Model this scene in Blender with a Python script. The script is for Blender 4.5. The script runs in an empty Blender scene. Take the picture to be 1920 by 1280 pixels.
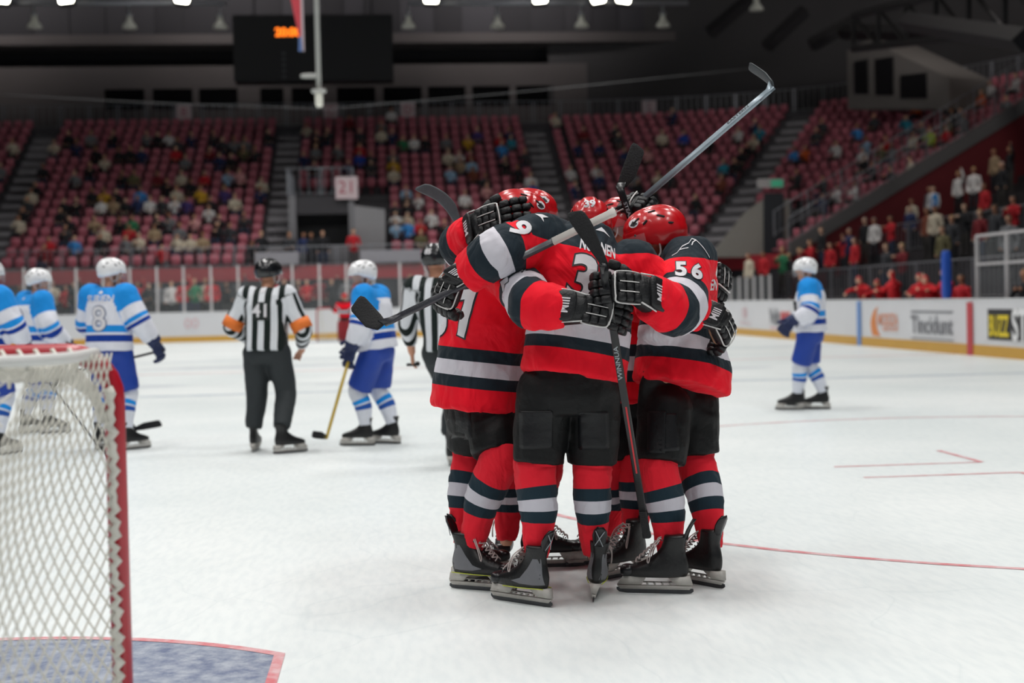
import bpy, bmesh, math, random
import numpy as np
from mathutils import Vector, Matrix, noise
from mathutils.bvhtree import BVHTree

random.seed(7)
SC = bpy.context.scene
COL = SC.collection
V = Vector

# ------------------------------------------------------------------ camera
FPX = 2700.0                 # focal length in pixels of the 1920 x 1280 frame
CAMH = 1.36                  # eye height above the ice
PITCH = math.atan(76 / FPX)
ROLL = math.radians(1.25)
cam_data = bpy.data.cameras.new('camera')
cam = bpy.data.objects.new('camera', cam_data)
COL.objects.link(cam)
SC.camera = cam
cam_data.sensor_width = 36.0
cam_data.lens = FPX / 1920 * 36
cam_data.clip_end = 400
cam_data.dof.use_dof = True
cam_data.dof.focus_distance = 6.45
cam_data.dof.aperture_fstop = 1.9
CAMM = Matrix.Translation((0, 0, CAMH)) @ Matrix.Rotation(math.pi / 2 - PITCH, 4, 'X') @ Matrix.Rotation(-ROLL, 4, 'Z')
cam.matrix_world = CAMM
CAMR = CAMM.to_3x3()

# ------------------------------------------------------------------ the rink's own frame
YAW = math.radians(5.0)
GOAL = V((-2.03, 4.12, 0))   # middle of the near goal line
RM = Matrix.Translation(GOAL) @ Matrix.Rotation(YAW, 4, 'Z')
def rk(u, v, z=0.0):
    return RM @ V((u, v, z))

# ------------------------------------------------------------------ world and light
world = bpy.data.worlds.new('arena_air')
SC.world = world
world.use_nodes = True
world.node_tree.nodes['Background'].inputs[0].default_value = (0.75, 0.85, 1.0, 1)
world.node_tree.nodes['Background'].inputs[1].default_value = 0.10
def area_lamp(u, v, z, sx, sy, power, spread=120, tilt=(0, 0), col=(1.0, 0.985, 0.96)):
    ld = bpy.data.lights.new('rink_or_fill_lamp', 'AREA')
    ld.shape = 'RECTANGLE'; ld.size = sx; ld.size_y = sy
    ld.energy = power; ld.color = col; ld.spread = math.radians(spread)
    o = bpy.data.objects.new('rink_or_fill_lamp', ld)
    COL.objects.link(o)
    o.matrix_world = RM @ Matrix.Translation((u, v, z)) @ Matrix.Rotation(tilt[0], 4, 'X') @ Matrix.Rotation(tilt[1], 4, 'Y')
    return o
LAMP_P = 440
for u in (-9.0, 0.0, 9.0):
    for v in (-10.0, 1.0, 12.0, 24.0, 36.0, 48.0):
        area_lamp(u, v, 15.5, 2.2, 5.0, LAMP_P * (1.35 if v > 40 else 1), 128)
# added fill lights over the end stand and terrace, and onto back wall
for u in (-20.0, -6.0, 8.0):
    area_lamp(u, 58.0, 20.0, 4.0, 2.0, 60, 150, col=(1, .95, .92))
    area_lamp(u, 64.0, 21.5, 6.0, 1.0, 330, 85, tilt=(math.radians(88), 0), col=(1, .95, .92))  # added light thrown level at the back wall to brighten it
area_lamp(22.0, 40.0, 18.0, 3.0, 6.0, 500, 150, col=(1, .93, .88))  # added fill above the right terrace
area_lamp(26.0, 52.0, 13.5, 6.0, 1.0, 260, 140, tilt=(math.radians(120), 0), col=(1, .95, .92))  # added uplight that brightens the roof over the corner
SC.view_settings.view_transform = 'Standard'
SC.view_settings.look = 'None'
SC.view_settings.exposure = 0.0
SC.view_settings.gamma = 1.0
SC.view_settings.use_curve_mapping = False

# ------------------------------------------------------------------ helpers
def ray(px, py):
    return CAMR @ V(((px - 960) / FPX, -(py - 640) / FPX, -1.0))
def at(px, py, D):
    """the point seen at a pixel, D metres in front of the lens (measured along Y)"""
    d = ray(px, py)
    return V((0, 0, CAMH)) + d * (D / d.y)
def ground(px, py, z=0.0):
    d = ray(px, py)
    return V((0, 0, CAMH)) + d * ((z - CAMH) / d.z)
CAMI = CAMM.inverted()
def proj(p):
    q = CAMI @ V(p)
    return 960 - q.x / q.z * FPX, 640 + q.y / q.z * FPX, -q.z

def lin(h):
    h = h.lstrip('#')
    r = [int(h[i:i + 2], 16) / 255 for i in (0, 2, 4)]
    return tuple(c / 12.92 if c <= 0.04045 else ((c + 0.055) / 1.055) ** 2.4 for c in r) + (1.0,)

MATS = {}
def mat(name, col, rough=0.6, metal=0.0, var=0.0, scale=8.0, bump=0.0, bscale=60.0, spec=0.5, coat=0.0, emit=0.0, sheen=0.0):
    if name in MATS:
        return MATS[name]
    m = bpy.data.materials.new(name)
    m.use_nodes = True
    nt = m.node_tree
    b = nt.nodes['Principled BSDF']
    c = lin(col) if isinstance(col, str) else tuple(col)
    b.inputs['Base Color'].default_value = c
    b.inputs['Roughness'].default_value = rough
    b.inputs['Metallic'].default_value = metal
    b.inputs['Specular IOR Level'].default_value = spec
    b.inputs['Coat Weight'].default_value = coat
    b.inputs['Coat Roughness'].default_value = 0.08
    b.inputs['Sheen Weight'].default_value = sheen
    if emit:
        b.inputs['Emission Color'].default_value = c
        b.inputs['Emission Strength'].default_value = emit
    tc = nt.nodes.new('ShaderNodeTexCoord')
    if var:
        n = nt.nodes.new('ShaderNodeTexNoise')
        n.inputs['Scale'].default_value = scale
        n.inputs['Detail'].default_value = 4
        nt.links.new(tc.outputs['Object'], n.inputs['Vector'])
        mx = nt.nodes.new('ShaderNodeMix'); mx.data_type = 'RGBA'
        lo = tuple(max(0, x * (1 - var)) for x in c[:3]) + (1,)
        hi = tuple(min(1, x * (1 + var * .6)) for x in c[:3]) + (1,)
        mx.inputs[6].default_value = lo; mx.inputs[7].default_value = hi
        nt.links.new(n.outputs['Fac'], mx.inputs[0])
        nt.links.new(mx.outputs[2], b.inputs['Base Color'])
    if bump:
        n2 = nt.nodes.new('ShaderNodeTexNoise')
        n2.inputs['Scale'].default_value = bscale
        n2.inputs['Detail'].default_value = 3
        nt.links.new(tc.outputs['Object'], n2.inputs['Vector'])
        bp = nt.nodes.new('ShaderNodeBump')
        bp.inputs['Strength'].default_value = bump
        bp.inputs['Distance'].default_value = 0.01
        nt.links.new(n2.outputs['Fac'], bp.inputs['Height'])
        nt.links.new(bp.outputs['Normal'], b.inputs['Normal'])
    MATS[name] = m
    return m

def ramp_node(nt, stops):
    r = nt.nodes.new('ShaderNodeValToRGB')
    cr = r.color_ramp
    cr.interpolation = 'CONSTANT'
    while len(cr.elements) > 1:
        cr.elements.remove(cr.elements[-1])
    cr.elements[0].position = 0; cr.elements[0].color = lin(stops[0][1])
    for p, c in stops[1:]:
        e = cr.elements.new(p); e.color = lin(c)
    return r

def cloth_mat(name, torso, sleeve, rough=0.75, yoke=None):
    """cloth whose sewn-in bands follow the garment: metres above the hem (tb), share of the sleeve (sb), which of the two (rg)"""
    m = bpy.data.materials.new(name); m.use_nodes = True
    nt = m.node_tree; b = nt.nodes['Principled BSDF']
    b.inputs['Roughness'].default_value = rough
    b.inputs['Specular IOR Level'].default_value = 0.15
    b.inputs['Sheen Weight'].default_value = 0.05
    def attr(n):
        a = nt.nodes.new('ShaderNodeAttribute'); a.attribute_name = n; return a.outputs['Fac']
    r1 = ramp_node(nt, torso); nt.links.new(attr('tb'), r1.inputs[0])
    out = r1.outputs[0]
    if sleeve:
        r2 = ramp_node(nt, sleeve); nt.links.new(attr('sb'), r2.inputs[0])
        gt = nt.nodes.new('ShaderNodeMath'); gt.operation = 'GREATER_THAN'; gt.inputs[1].default_value = 0.5
        nt.links.new(attr('rg'), gt.inputs[0])
        mx = nt.nodes.new('ShaderNodeMix'); mx.data_type = 'RGBA'
        nt.links.new(gt.outputs[0], mx.inputs[0])
        nt.links.new(r1.outputs[0], mx.inputs[6]); nt.links.new(r2.outputs[0], mx.inputs[7])
        out = mx.outputs[2]
    if yoke:
        gy = nt.nodes.new('ShaderNodeMath'); gy.operation = 'GREATER_THAN'; gy.inputs[1].default_value = 0.5
        nt.links.new(attr('yk'), gy.inputs[0])
        my = nt.nodes.new('ShaderNodeMix'); my.data_type = 'RGBA'
        nt.links.new(gy.outputs[0], my.inputs[0]); nt.links.new(out, my.inputs[6]); my.inputs[7].default_value = lin(yoke)
        out = my.outputs[2]
    tc = nt.nodes.new('ShaderNodeTexCoord')
    n = nt.nodes.new('ShaderNodeTexNoise'); n.inputs['Scale'].default_value = 9; n.inputs['Detail'].default_value = 3
    nt.links.new(tc.outputs['Object'], n.inputs['Vector'])
    hv = nt.nodes.new('ShaderNodeHueSaturation')
    mr = nt.nodes.new('ShaderNodeMapRange'); mr.inputs[3].default_value = 0.88; mr.inputs[4].default_value = 1.1
    nt.links.new(n.outputs['Fac'], mr.inputs[0]); nt.links.new(mr.outputs[0], hv.inputs['Value'])
    nt.links.new(out, hv.inputs['Color']); nt.links.new(hv.outputs[0], b.inputs['Base Color'])
    n2 = nt.nodes.new('ShaderNodeTexNoise'); n2.inputs['Scale'].default_value = 420; n2.inputs['Detail'].default_value = 2
    nt.links.new(tc.outputs['Object'], n2.inputs['Vector'])
    bp = nt.nodes.new('ShaderNodeBump'); bp.inputs['Strength'].default_value = 0.12; bp.inputs['Distance'].default_value = 0.003
    nt.links.new(n2.outputs['Fac'], bp.inputs['Height'])
    mpf = nt.nodes.new('ShaderNodeMapping'); mpf.inputs['Scale'].default_value = (1, 1, .6); mpf.inputs['Rotation'].default_value = (.5, .4, 0)
    n3 = nt.nodes.new('ShaderNodeTexNoise'); n3.inputs['Scale'].default_value = 6.5; n3.inputs['Detail'].default_value = 2.5; n3.inputs['Distortion'].default_value = 1.4
    nt.links.new(tc.outputs['Object'], mpf.inputs['Vector']); nt.links.new(mpf.outputs[0], n3.inputs['Vector'])
    bq = nt.nodes.new('ShaderNodeBump'); bq.inputs['Strength'].default_value = 0.55; bq.inputs['Distance'].default_value = 0.05
    nt.links.new(n3.outputs['Fac'], bq.inputs['Height']); nt.links.new(bp.outputs[0], bq.inputs['Normal'])
    nt.links.new(bq.outputs[0], b.inputs['Normal'])
    return m

def glass_mat(name, tint=(1, 1, 1), clear=0.9, rough=0.05):
    m = bpy.data.materials.new(name); m.use_nodes = True
    nt = m.node_tree
    b = nt.nodes['Principled BSDF']
    b.inputs['Base Color'].default_value = (*tint, 1)
    b.inputs['Roughness'].default_value = rough
    b.inputs['Alpha'].default_value = 1 - clear
    if max(tint) < .1: b.inputs['Specular IOR Level'].default_value = 0.05
    return m

def new_obj(name, me, mats=None, parent=None, label=None, cat=None, group=None, kind=None, base=None, smooth=None):
    o = bpy.data.objects.new(name, me)
    COL.objects.link(o)
    if mats is not None and me is not None and len(me.materials) == 0:
        for m in (mats if isinstance(mats, (list, tuple)) else [mats]):
            me.materials.append(m)
    if smooth is not None:
        me.polygons.foreach_set('use_smooth', [smooth] * len(me.polygons))
    if parent is not None:
        o.parent = parent
        if base is None and '_base' in parent:
            base = V(parent['_base'])
        if base is not None:
            me.transform(Matrix.Translation(-V(base)))
    elif base is not None:
        if me is not None:
            me.transform(Matrix.Translation(-V(base)))
        o.location = base
    if label: o['label'] = label
    if cat: o['category'] = cat
    if group: o['group'] = group
    if kind: o['kind'] = kind
    return o

BASES = {}
def thing(name, base, label, cat, group=None, kind=None, M=None):
    o = bpy.data.objects.new(name, None)
    COL.objects.link(o)
    o.empty_display_size = 0.1
    if M is not None:
        o.matrix_world = M
    else:
        o.location = base
    o['label'] = label; o['category'] = cat
    if group: o['group'] = group
    if kind: o['kind'] = kind
    BASES[o.name] = V(base)
    return o
def root_base(o):
    while o.parent is not None:
        o = o.parent
    return BASES.get(o.name, V((0, 0, 0)))
def part(name, bm, mats, parent, smooth=True, label=None, kind=None, local=False):
    """a mesh made in world coordinates that becomes a part of the thing"""
    me = to_mesh(bm, name) if isinstance(bm, bmesh.types.BMesh) else bm
    if not local:
        me.transform(Matrix.Translation(-root_base(parent)))
    o = bpy.data.objects.new(name, me); COL.objects.link(o)
    if len(me.materials) == 0:
        for m in (mats if isinstance(mats, (list, tuple)) else [mats]):
            me.materials.append(m)
    if smooth:
        me.polygons.foreach_set('use_smooth', [True] * len(me.polygons))
    o.parent = parent
    if label: o['label'] = label
    if kind: o['kind'] = kind
    return o
def to_mesh(bm, name):
    me = bpy.data.meshes.new(name)
    bm.normal_update()
    bm.to_mesh(me); bm.free()
    return me

# ---- shapes
def box(bm, lo, hi, M=None, mi=0):
    x0, y0, z0 = lo; x1, y1, z1 = hi
    vs = [V(p) for p in ((x0, y0, z0), (x1, y0, z0), (x1, y1, z0), (x0, y1, z0), (x0, y0, z1), (x1, y0, z1), (x1, y1, z1), (x0, y1, z1))]
    if M is not None: vs = [M @ v for v in vs]
    vv = [bm.verts.new(v) for v in vs]
    for f in ((0, 3, 2, 1), (4, 5, 6, 7), (0, 1, 5, 4), (1, 2, 6, 5), (2, 3, 7, 6), (3, 0, 4, 7)):
        bm.faces.new([vv[i] for i in f]).material_index = mi
    return vv
_SQ = {}
def superq(bm, c, ax, ay, az, e=0.5, nu=12, nv=7, mi=0):
    """rounded block (superellipsoid) with half axes ax, ay, az (vectors)"""
    key = (e, nu, nv)
    if key not in _SQ:
        def p(w, k): return math.copysign(abs(w) ** k, w)
        pts = []
        for j in range(1, nv):
            a = -math.pi / 2 + math.pi * j / nv
            for i in range(nu):
                t = 2 * math.pi * i / nu + math.pi / nu
                pts.append((p(math.cos(a), e) * p(math.cos(t), e), p(math.cos(a), e) * p(math.sin(t), e), p(math.sin(a), e)))
        _SQ[key] = pts
    pts = _SQ[key]
    c = V(c)
    vs = [bm.verts.new(c + ax * x + ay * y + az * z) for x, y, z in pts]
    b = bm.verts.new(c - az); t = bm.verts.new(c + az)
    rows = nv - 1
    for j in range(rows - 1):
        for i in range(nu):
            k = (i + 1) % nu
            bm.faces.new((vs[j * nu + i], vs[j * nu + k], vs[(j + 1) * nu + k], vs[(j + 1) * nu + i])).material_index = mi
    for i in range(nu):
        k = (i + 1) % nu
        bm.faces.new((b, vs[k], vs[i])).material_index = mi
        bm.faces.new((t, vs[(rows - 1) * nu + i], vs[(rows - 1) * nu + k])).material_index = mi
def ball(bm, c, r, nu=12, nv=8, mi=0):
    if isinstance(r, (int, float)): r = (r, r, r)
    superq(bm, c, V((r[0], 0, 0)), V((0, r[1], 0)), V((0, 0, r[2])), 1.0, nu, nv, mi)
def perp(d):
    d = V(d).normalized()
    a = V((0, 0, 1)) if abs(d.z) < 0.9 else V((1, 0, 0))
    x = a.cross(d).normalized()
    return x, d.cross(x).normalized()
def rings(bm, rr, n=24, e=1.0, cap=True, mi=None):
    """loft: rr = list of (centre, X half axis vector, Y half axis vector)"""
    def p(w): return math.copysign(abs(w) ** e, w)
    cs = [(p(math.cos(2 * math.pi * i / n)), p(math.sin(2 * math.pi * i / n))) for i in range(n)]
    rows = [[bm.verts.new(V(c) + x * a + y * b) for a, b in cs] for c, x, y in rr]
    for j in range(len(rows) - 1):
        for i in range(n):
            k = (i + 1) % n
            f = bm.faces.new((rows[j][i], rows[j][k], rows[j + 1][k], rows[j + 1][i]))
            if mi: f.material_index = mi[j]
    if cap:
        bm.faces.new(rows[0][::-1]); bm.faces.new(rows[-1])
    return rows
def smooth_path(pts, sub):
    pts = [V(p) for p in pts]
    if len(pts) < 3 or sub <= 1:
        return pts
    out = []
    P = [pts[0] * 2 - pts[1]] + pts + [pts[-1] * 2 - pts[-2]]
    for i in range(1, len(P) - 2):
        a, b, c, d = P[i - 1:i + 3]
        for k in range(sub):
            t = k / sub
            out.append(0.5 * ((2 * b) + (c - a) * t + (2 * a - 5 * b + 4 * c - d) * t * t + (3 * b - a - 3 * c + d) * t ** 3))
    out.append(pts[-1])
    return out
def tube(bm, pts, rad, n=10, sub=1, cap=True, flat=1.0, side=None):
    P = smooth_path(pts, sub)
    N = len(P)
    if isinstance(rad, (int, float)): R = [rad] * N
    else:
        R = [float(np.interp(i / max(1, N - 1) * (len(rad) - 1), range(len(rad)), rad)) for i in range(N)]
    d0 = (P[1] - P[0]).normalized()
    x = V(side) if side is not None else perp(d0)[0]
    rr = []
    for i in range(N):
        d = (P[min(i + 1, N - 1)] - P[max(i - 1, 0)]).normalized()
        x = (x - d * x.dot(d)).normalized()
        y = d.cross(x)
        rr.append((P[i], x * R[i], y * R[i] * flat))
    return rings(bm, rr, n, 1.0, cap)
def extrude_poly(bm, pts, vec, mi=0):
    """prism from a planar outline"""
    a = [bm.verts.new(V(p)) for p in pts]
    b = [bm.verts.new(V(p) + V(vec)) for p in pts]
    n = len(pts)
    fs = [bm.faces.new(a[::-1]), bm.faces.new(b)]
    for i in range(n):
        fs.append(bm.faces.new((a[i], a[(i + 1) % n], b[(i + 1) % n], b[i])))
    for f in fs: f.material_index = mi
def remesh(bm, voxel, smooth=4, name='m'):
    me = to_mesh(bm, 'tmp')
    o = bpy.data.objects.new('tmp', me); COL.objects.link(o)
    r = o.modifiers.new('r', 'REMESH'); r.mode = 'VOXEL'; r.voxel_size = voxel
    if smooth:
        s = o.modifiers.new('s', 'SMOOTH'); s.factor = 0.5; s.iterations = smooth
    dg = bpy.context.evaluated_depsgraph_get()
    out = bpy.data.meshes.new_from_object(o.evaluated_get(dg))
    out.name = name
    bpy.data.objects.remove(o); bpy.data.meshes.remove(me)
    return out
def verts_np(me):
    a = np.empty(len(me.vertices) * 3, np.float32); me.vertices.foreach_get('co', a); return a.reshape(-1, 3)
def set_verts(me, a):
    me.vertices.foreach_set('co', np.ascontiguousarray(a, np.float32).ravel()); me.update()
def norms_np(me):
    a = np.empty(len(me.vertices) * 3, np.float32); me.vertex_normals.foreach_get('vector', a); return a.reshape(-1, 3)
def set_attr(me, name, arr):
    a = me.attributes.new(name, 'FLOAT', 'POINT'); a.data.foreach_set('value', np.ascontiguousarray(arr, np.float32))
def wrinkle(me, amp, freq, stretch=(1, 1, 1), seed=0.0, ridged=True):
    p = verts_np(me); nn = norms_np(me)
    d = np.empty(len(p), np.float32)
    s = V(stretch) * freq; off = V((seed * 7.3, seed * 3.1, seed))
    nz = noise.noise
    for i, q in enumerate(p):
        w = V((q[0] * s.x, q[1] * s.y, q[2] * s.z)) + off
        t = nz(w) + 0.5 * nz(w * 2.1)
        d[i] = (1 - abs(t) * 2.2) if ridged else t
    set_verts(me, p + nn * (d * amp)[:, None])

# ---- lettering
_TXT = {}
def text_mesh(s, size, fat=0.0, width=1.0):
    cu = bpy.data.curves.new('t', 'FONT')
    cu.body = s; cu.size = size; cu.offset = fat; cu.align_x = 'CENTER'; cu.align_y = 'CENTER'
    cu.resolution_u = 4; cu.fill_mode = 'BOTH'
    o = bpy.data.objects.new('t', cu); COL.objects.link(o)
    dg = bpy.context.evaluated_depsgraph_get()
    me = bpy.data.meshes.new_from_object(o.evaluated_get(dg))
    bpy.data.objects.remove(o); bpy.data.curves.remove(cu)
    if width != 1.0:
        me.transform(Matrix.Diagonal((width, 1, 1, 1)))
    return me
def flat_text(s, size, origin, right, up, fat=0.0, width=1.0, lift=0.0):
    me = text_mesh(s, size, fat, width)
    r = V(right).normalized(); u = V(up).normalized(); n = r.cross(u)
    M = Matrix((r, u, n)).transposed().to_4x4()
    me.transform(Matrix.Translation(V(origin) + n * lift) @ M)
    return me
def wrap_mesh(me, origin, right, up, bvh, eps, step=0.02, reach=0.6):
    """lay a flat shape onto a curved surface: each vertex is dropped along the shape's normal onto the surface"""
    bm = bmesh.new(); bm.from_mesh(me)
    xs = [v.co.x for v in bm.verts]; ys = [v.co.y for v in bm.verts]
    for ax, lo, hi in ((0, min(xs), max(xs)), (1, min(ys), max(ys))):
        k = lo + step
        while k < hi:
            co = [0, 0, 0]; co[ax] = k; no = [0, 0, 0]; no[ax] = 1
            bmesh.ops.bisect_plane(bm, geom=bm.verts[:] + bm.edges[:] + bm.faces[:], plane_co=co, plane_no=no, dist=1e-5)
            k += step
    r = V(right).normalized(); u = V(up); u = (u - r * u.dot(r)).normalized(); n = r.cross(u)
    dead = []
    for v in bm.verts:
        s = V(origin) + r * v.co.x + u * v.co.y + n * reach * .5
        h = bvh.ray_cast(s, -n, reach)
        if h[0] is None: dead.append(v)
        else: v.co = h[0] + n * eps
    bmesh.ops.delete(bm, geom=dead, context='VERTS')
    out = bpy.data.meshes.new('lettering'); bm.to_mesh(out); bm.free()
    return out
def bvh_of(me):
    p = [v.co.copy() for v in me.vertices]
    return BVHTree.FromPolygons(p, [tuple(f.vertices) for f in me.polygons])
def words(n):
    w = 'zero one two three four five six seven eight nine ten eleven twelve thirteen fourteen fifteen sixteen seventeen eighteen nineteen twenty'.split()
    t = {20: 'twenty', 30: 'thirty', 40: 'forty', 50: 'fifty', 60: 'sixty', 70: 'seventy', 80: 'eighty', 90: 'ninety'}
    return w[n] if n <= 20 else (t[n // 10 * 10] + ('' if n % 10 == 0 else '-' + w[n % 10]))

# ================================================================== THE RINK
UR, UL, VE, RC = 14.0, -14.8, 53.9, 8.5      # right and left boards, far end, corner radius
VN = -6.0
def rink_outline(off=0.0, step=0.9):
    pts = []
    r = RC + off
    def line(a, b):
        n = max(1, int((V(b) - V(a)).length / step)); return [V(a).lerp(V(b), i / n) for i in range(n)]
    pts += line((UR + off, VN), (UR + off, VE - RC))
    n = int(r * math.pi / 2 / step)
    pts += [V((UR - RC + r * math.cos(t), VE - RC + r * math.sin(t))) for t in [math.pi / 2 * i / n for i in range(n)]]
    pts += line((UR - RC, VE + off), (UL + RC, VE + off))
    pts += [V((UL + RC - r * math.sin(t), VE - RC + r * math.cos(t))) for t in [math.pi / 2 * i / n for i in range(n)]]
    pts += line((UL - off, VE - RC), (UL - off, VN)) + [V((UL - off, VN))]
    return pts
def wall_strip(bm, path0, path1, z0, z1, mi=0):
    """solid band between two parallel plan paths"""
    rows = []
    for a, b in zip(path0, path1):
        rows.append([bm.verts.new((a.x, a.y, z0)), bm.verts.new((b.x, b.y, z0)), bm.verts.new((b.x, b.y, z1)), bm.verts.new((a.x, a.y, z1))])
    for r, s in zip(rows, rows[1:]):
        for i in range(4):
            k = (i + 1) % 4
            bm.faces.new((r[i], r[k], s[k], s[i])).material_index = mi
    bm.faces.new(rows[0]); bm.faces.new(rows[-1][::-1])
def rink_obj(name, bm, mats, parent=None, label=None, cat=None, kind=None, smooth=False, group=None):
    me = to_mesh(bm, name) if isinstance(bm, bmesh.types.BMesh) else bm
    o = bpy.data.objects.new(name, me); COL.objects.link(o)
    if len(me.materials) == 0:
        for m in (mats if isinstance(mats, (list, tuple)) else [mats]): me.materials.append(m)
    if smooth: me.polygons.foreach_set('use_smooth', [True] * len(me.polygons))
    if parent is None: o.matrix_world = RM
    else: o.parent = parent
    if label: o['label'] = label
    if cat: o['category'] = cat
    if kind: o['kind'] = kind
    if group: o['group'] = group
    return o

# ---- ice
def ice_mat():
    m = bpy.data.materials.new('ice'); m.use_nodes = True
    nt = m.node_tree; b = nt.nodes['Principled BSDF']
    tc = nt.nodes.new('ShaderNodeTexCoord')
    n1 = nt.nodes.new('ShaderNodeTexNoise'); n1.inputs['Scale'].default_value = 0.35; n1.inputs['Detail'].default_value = 5
    n2 = nt.nodes.new('ShaderNodeTexNoise'); n2.inputs['Scale'].default_value = 26; n2.inputs['Detail'].default_value = 6
    mp = nt.nodes.new('ShaderNodeMapping'); mp.inputs['Scale'].default_value = (1.0, 0.22, 1); mp.inputs['Rotation'].default_value = (0, 0, 0.5)
    nt.links.new(tc.outputs['Object'], n1.inputs['Vector'])
    nt.links.new(tc.outputs['Object'], mp.inputs['Vector']); nt.links.new(mp.outputs[0], n2.inputs['Vector'])
    cr = nt.nodes.new('ShaderNodeValToRGB')
    cr.color_ramp.elements[0].position = 0.3; cr.color_ramp.elements[0].color = lin('#dfe6e6')
    cr.color_ramp.elements[1].position = 0.7; cr.color_ramp.elements[1].color = lin('#f0f4f3')
    nt.links.new(n1.outputs['Fac'], cr.inputs[0])
    mx = nt.nodes.new('ShaderNodeMix'); mx.data_type = 'RGBA'; mx.blend_type = 'MULTIPLY'; mx.inputs[0].default_value = 1
    cr2 = nt.nodes.new('ShaderNodeValToRGB')
    cr2.color_ramp.elements[0].position = 0.35; cr2.color_ramp.elements[0].color = (0.93, 0.94, 0.95, 1)
    cr2.color_ramp.elements[1].position = 0.6; cr2.color_ramp.elements[1].color = (1, 1, 1, 1)
    nt.links.new(n2.outputs['Fac'], cr2.inputs[0])
    nt.links.new(cr.outputs[0], mx.inputs[6]); nt.links.new(cr2.outputs[0], mx.inputs[7])
    # skate cuts: long thin arcs from a warped wave
    wv = nt.nodes.new('ShaderNodeTexVoronoi'); wv.feature = 'DISTANCE_TO_EDGE'; wv.inputs['Scale'].default_value = 0.9
    mp2 = nt.nodes.new('ShaderNodeMapping'); mp2.inputs['Scale'].default_value = (1, 0.5, 1)
    nw = nt.nodes.new('ShaderNodeTexNoise'); nw.inputs['Scale'].default_value = 0.8
    ad = nt.nodes.new('ShaderNodeVectorMath'); ad.operation = 'ADD'
    nt.links.new(tc.outputs['Object'], nw.inputs['Vector']); nt.links.new(tc.outputs['Object'], ad.inputs[0]); nt.links.new(nw.outputs['Color'], ad.inputs[1])
    nt.links.new(ad.outputs[0], mp2.inputs['Vector']); nt.links.new(mp2.outputs[0], wv.inputs['Vector'])
    cr3 = nt.nodes.new('ShaderNodeValToRGB')
    cr3.color_ramp.elements[0].position = 0.0; cr3.color_ramp.elements[0].color = (0.94, 0.95, 0.955, 1)
    cr3.color_ramp.elements[1].position = 0.008; cr3.color_ramp.elements[1].color = (1, 1, 1, 1)
    nt.links.new(wv.outputs['Distance'], cr3.inputs[0])
    mx2 = nt.nodes.new('ShaderNodeMix'); mx2.data_type = 'RGBA'; mx2.blend_type = 'MULTIPLY'; mx2.inputs[0].default_value = 1
    nt.links.new(mx.outputs[2], mx2.inputs[6]); nt.links.new(cr3.outputs[0], mx2.inputs[7])
    nt.links.new(mx2.outputs[2], b.inputs['Base Color'])
    b.inputs['Roughness'].default_value = 0.42
    b.inputs['Specular IOR Level'].default_value = 0.28
    bp = nt.nodes.new('ShaderNodeBump'); bp.inputs['Strength'].default_value = 0.10; bp.inputs['Distance'].default_value = 0.01
    nt.links.new(n2.outputs['Fac'], bp.inputs['Height']); nt.links.new(bp.outputs[0], b.inputs['Normal'])
    return m
bm = bmesh.new()
bm.faces.new([bm.verts.new((p.x, p.y, 0)) for p in rink_outline(0.02)])
FLOOR = rink_obj('floor', bm, ice_mat(), kind='structure', label='white scraped ice of the hockey rink', cat='ice')
def worn_paint(name, col, keep=0.75, scale=7):
    m = bpy.data.materials.new(name); m.use_nodes = True
    nt = m.node_tree; b = nt.nodes['Principled BSDF']
    tc = nt.nodes.new('ShaderNodeTexCoord'); n = nt.nodes.new('ShaderNodeTexNoise')
    n.inputs['Scale'].default_value = scale; n.inputs['Detail'].default_value = 8; n.inputs['Roughness'].default_value = 0.7
    nt.links.new(tc.outputs['Object'], n.inputs['Vector'])
    cr = nt.nodes.new('ShaderNodeValToRGB')
    c = lin(col); w = lin('#e4e9ea')
    cr.color_ramp.elements[0].position = 0.36; cr.color_ramp.elements[0].color = c
    cr.color_ramp.elements[1].position = 0.72
    cr.color_ramp.elements[1].color = tuple(a * keep + d * (1 - keep) for a, d in zip(c, w))
    nt.links.new(n.outputs['Fac'], cr.inputs[0]); nt.links.new(cr.outputs[0], b.inputs['Base Color'])
    b.inputs['Roughness'].default_value = 0.42; b.inputs['Specular IOR Level'].default_value = 0.28
    return m
RED_PAINT = worn_paint('red_line_under_ice', '#d3747b', 0.25)
PALE_RED = worn_paint('pale_red_line_under_ice', '#dcb8ba', 0.3)
BLUE_PAINT = worn_paint('blue_line_under_ice', '#b9c6d2', 0.3, 3)
GREY_PAINT = worn_paint('grey_ice_advert', '#c2c8d0', 0.2, 2)
CREASE_PAINT = worn_paint('blue_crease_under_ice', '#6a7590', 0.45, 11)
def mark(name, pts, mt, z=0.002):
    bm = bmesh.new(); bm.faces.new([bm.verts.new((p[0], p[1], z)) for p in pts])
    return rink_obj(name, bm, mt, FLOOR)
def mark_line(name, a, b, w, mt, z=0.002):
    a, b = V(a), V(b); d = (b - a).normalized(); n = V((-d.y, d.x)) * w / 2
    return mark(name, [a - n, b - n, b + n, a + n], mt, z)
def mark_arc(name, c, r, w, t0, t1, mt, n=64, z=0.002):
    bm = bmesh.new(); rows = []
    for i in range(n + 1):
        t = t0 + (t1 - t0) * i / n
        rows.append([bm.verts.new((c[0] + (r + s) * math.cos(t), c[1] + (r + s) * math.sin(t), z)) for s in (-w / 2, w / 2)])
    for p, q in zip(rows, rows[1:]): bm.faces.new((p[0], p[1], q[1], q[0]))
    return rink_obj(name, bm, mt, FLOOR)
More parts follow.
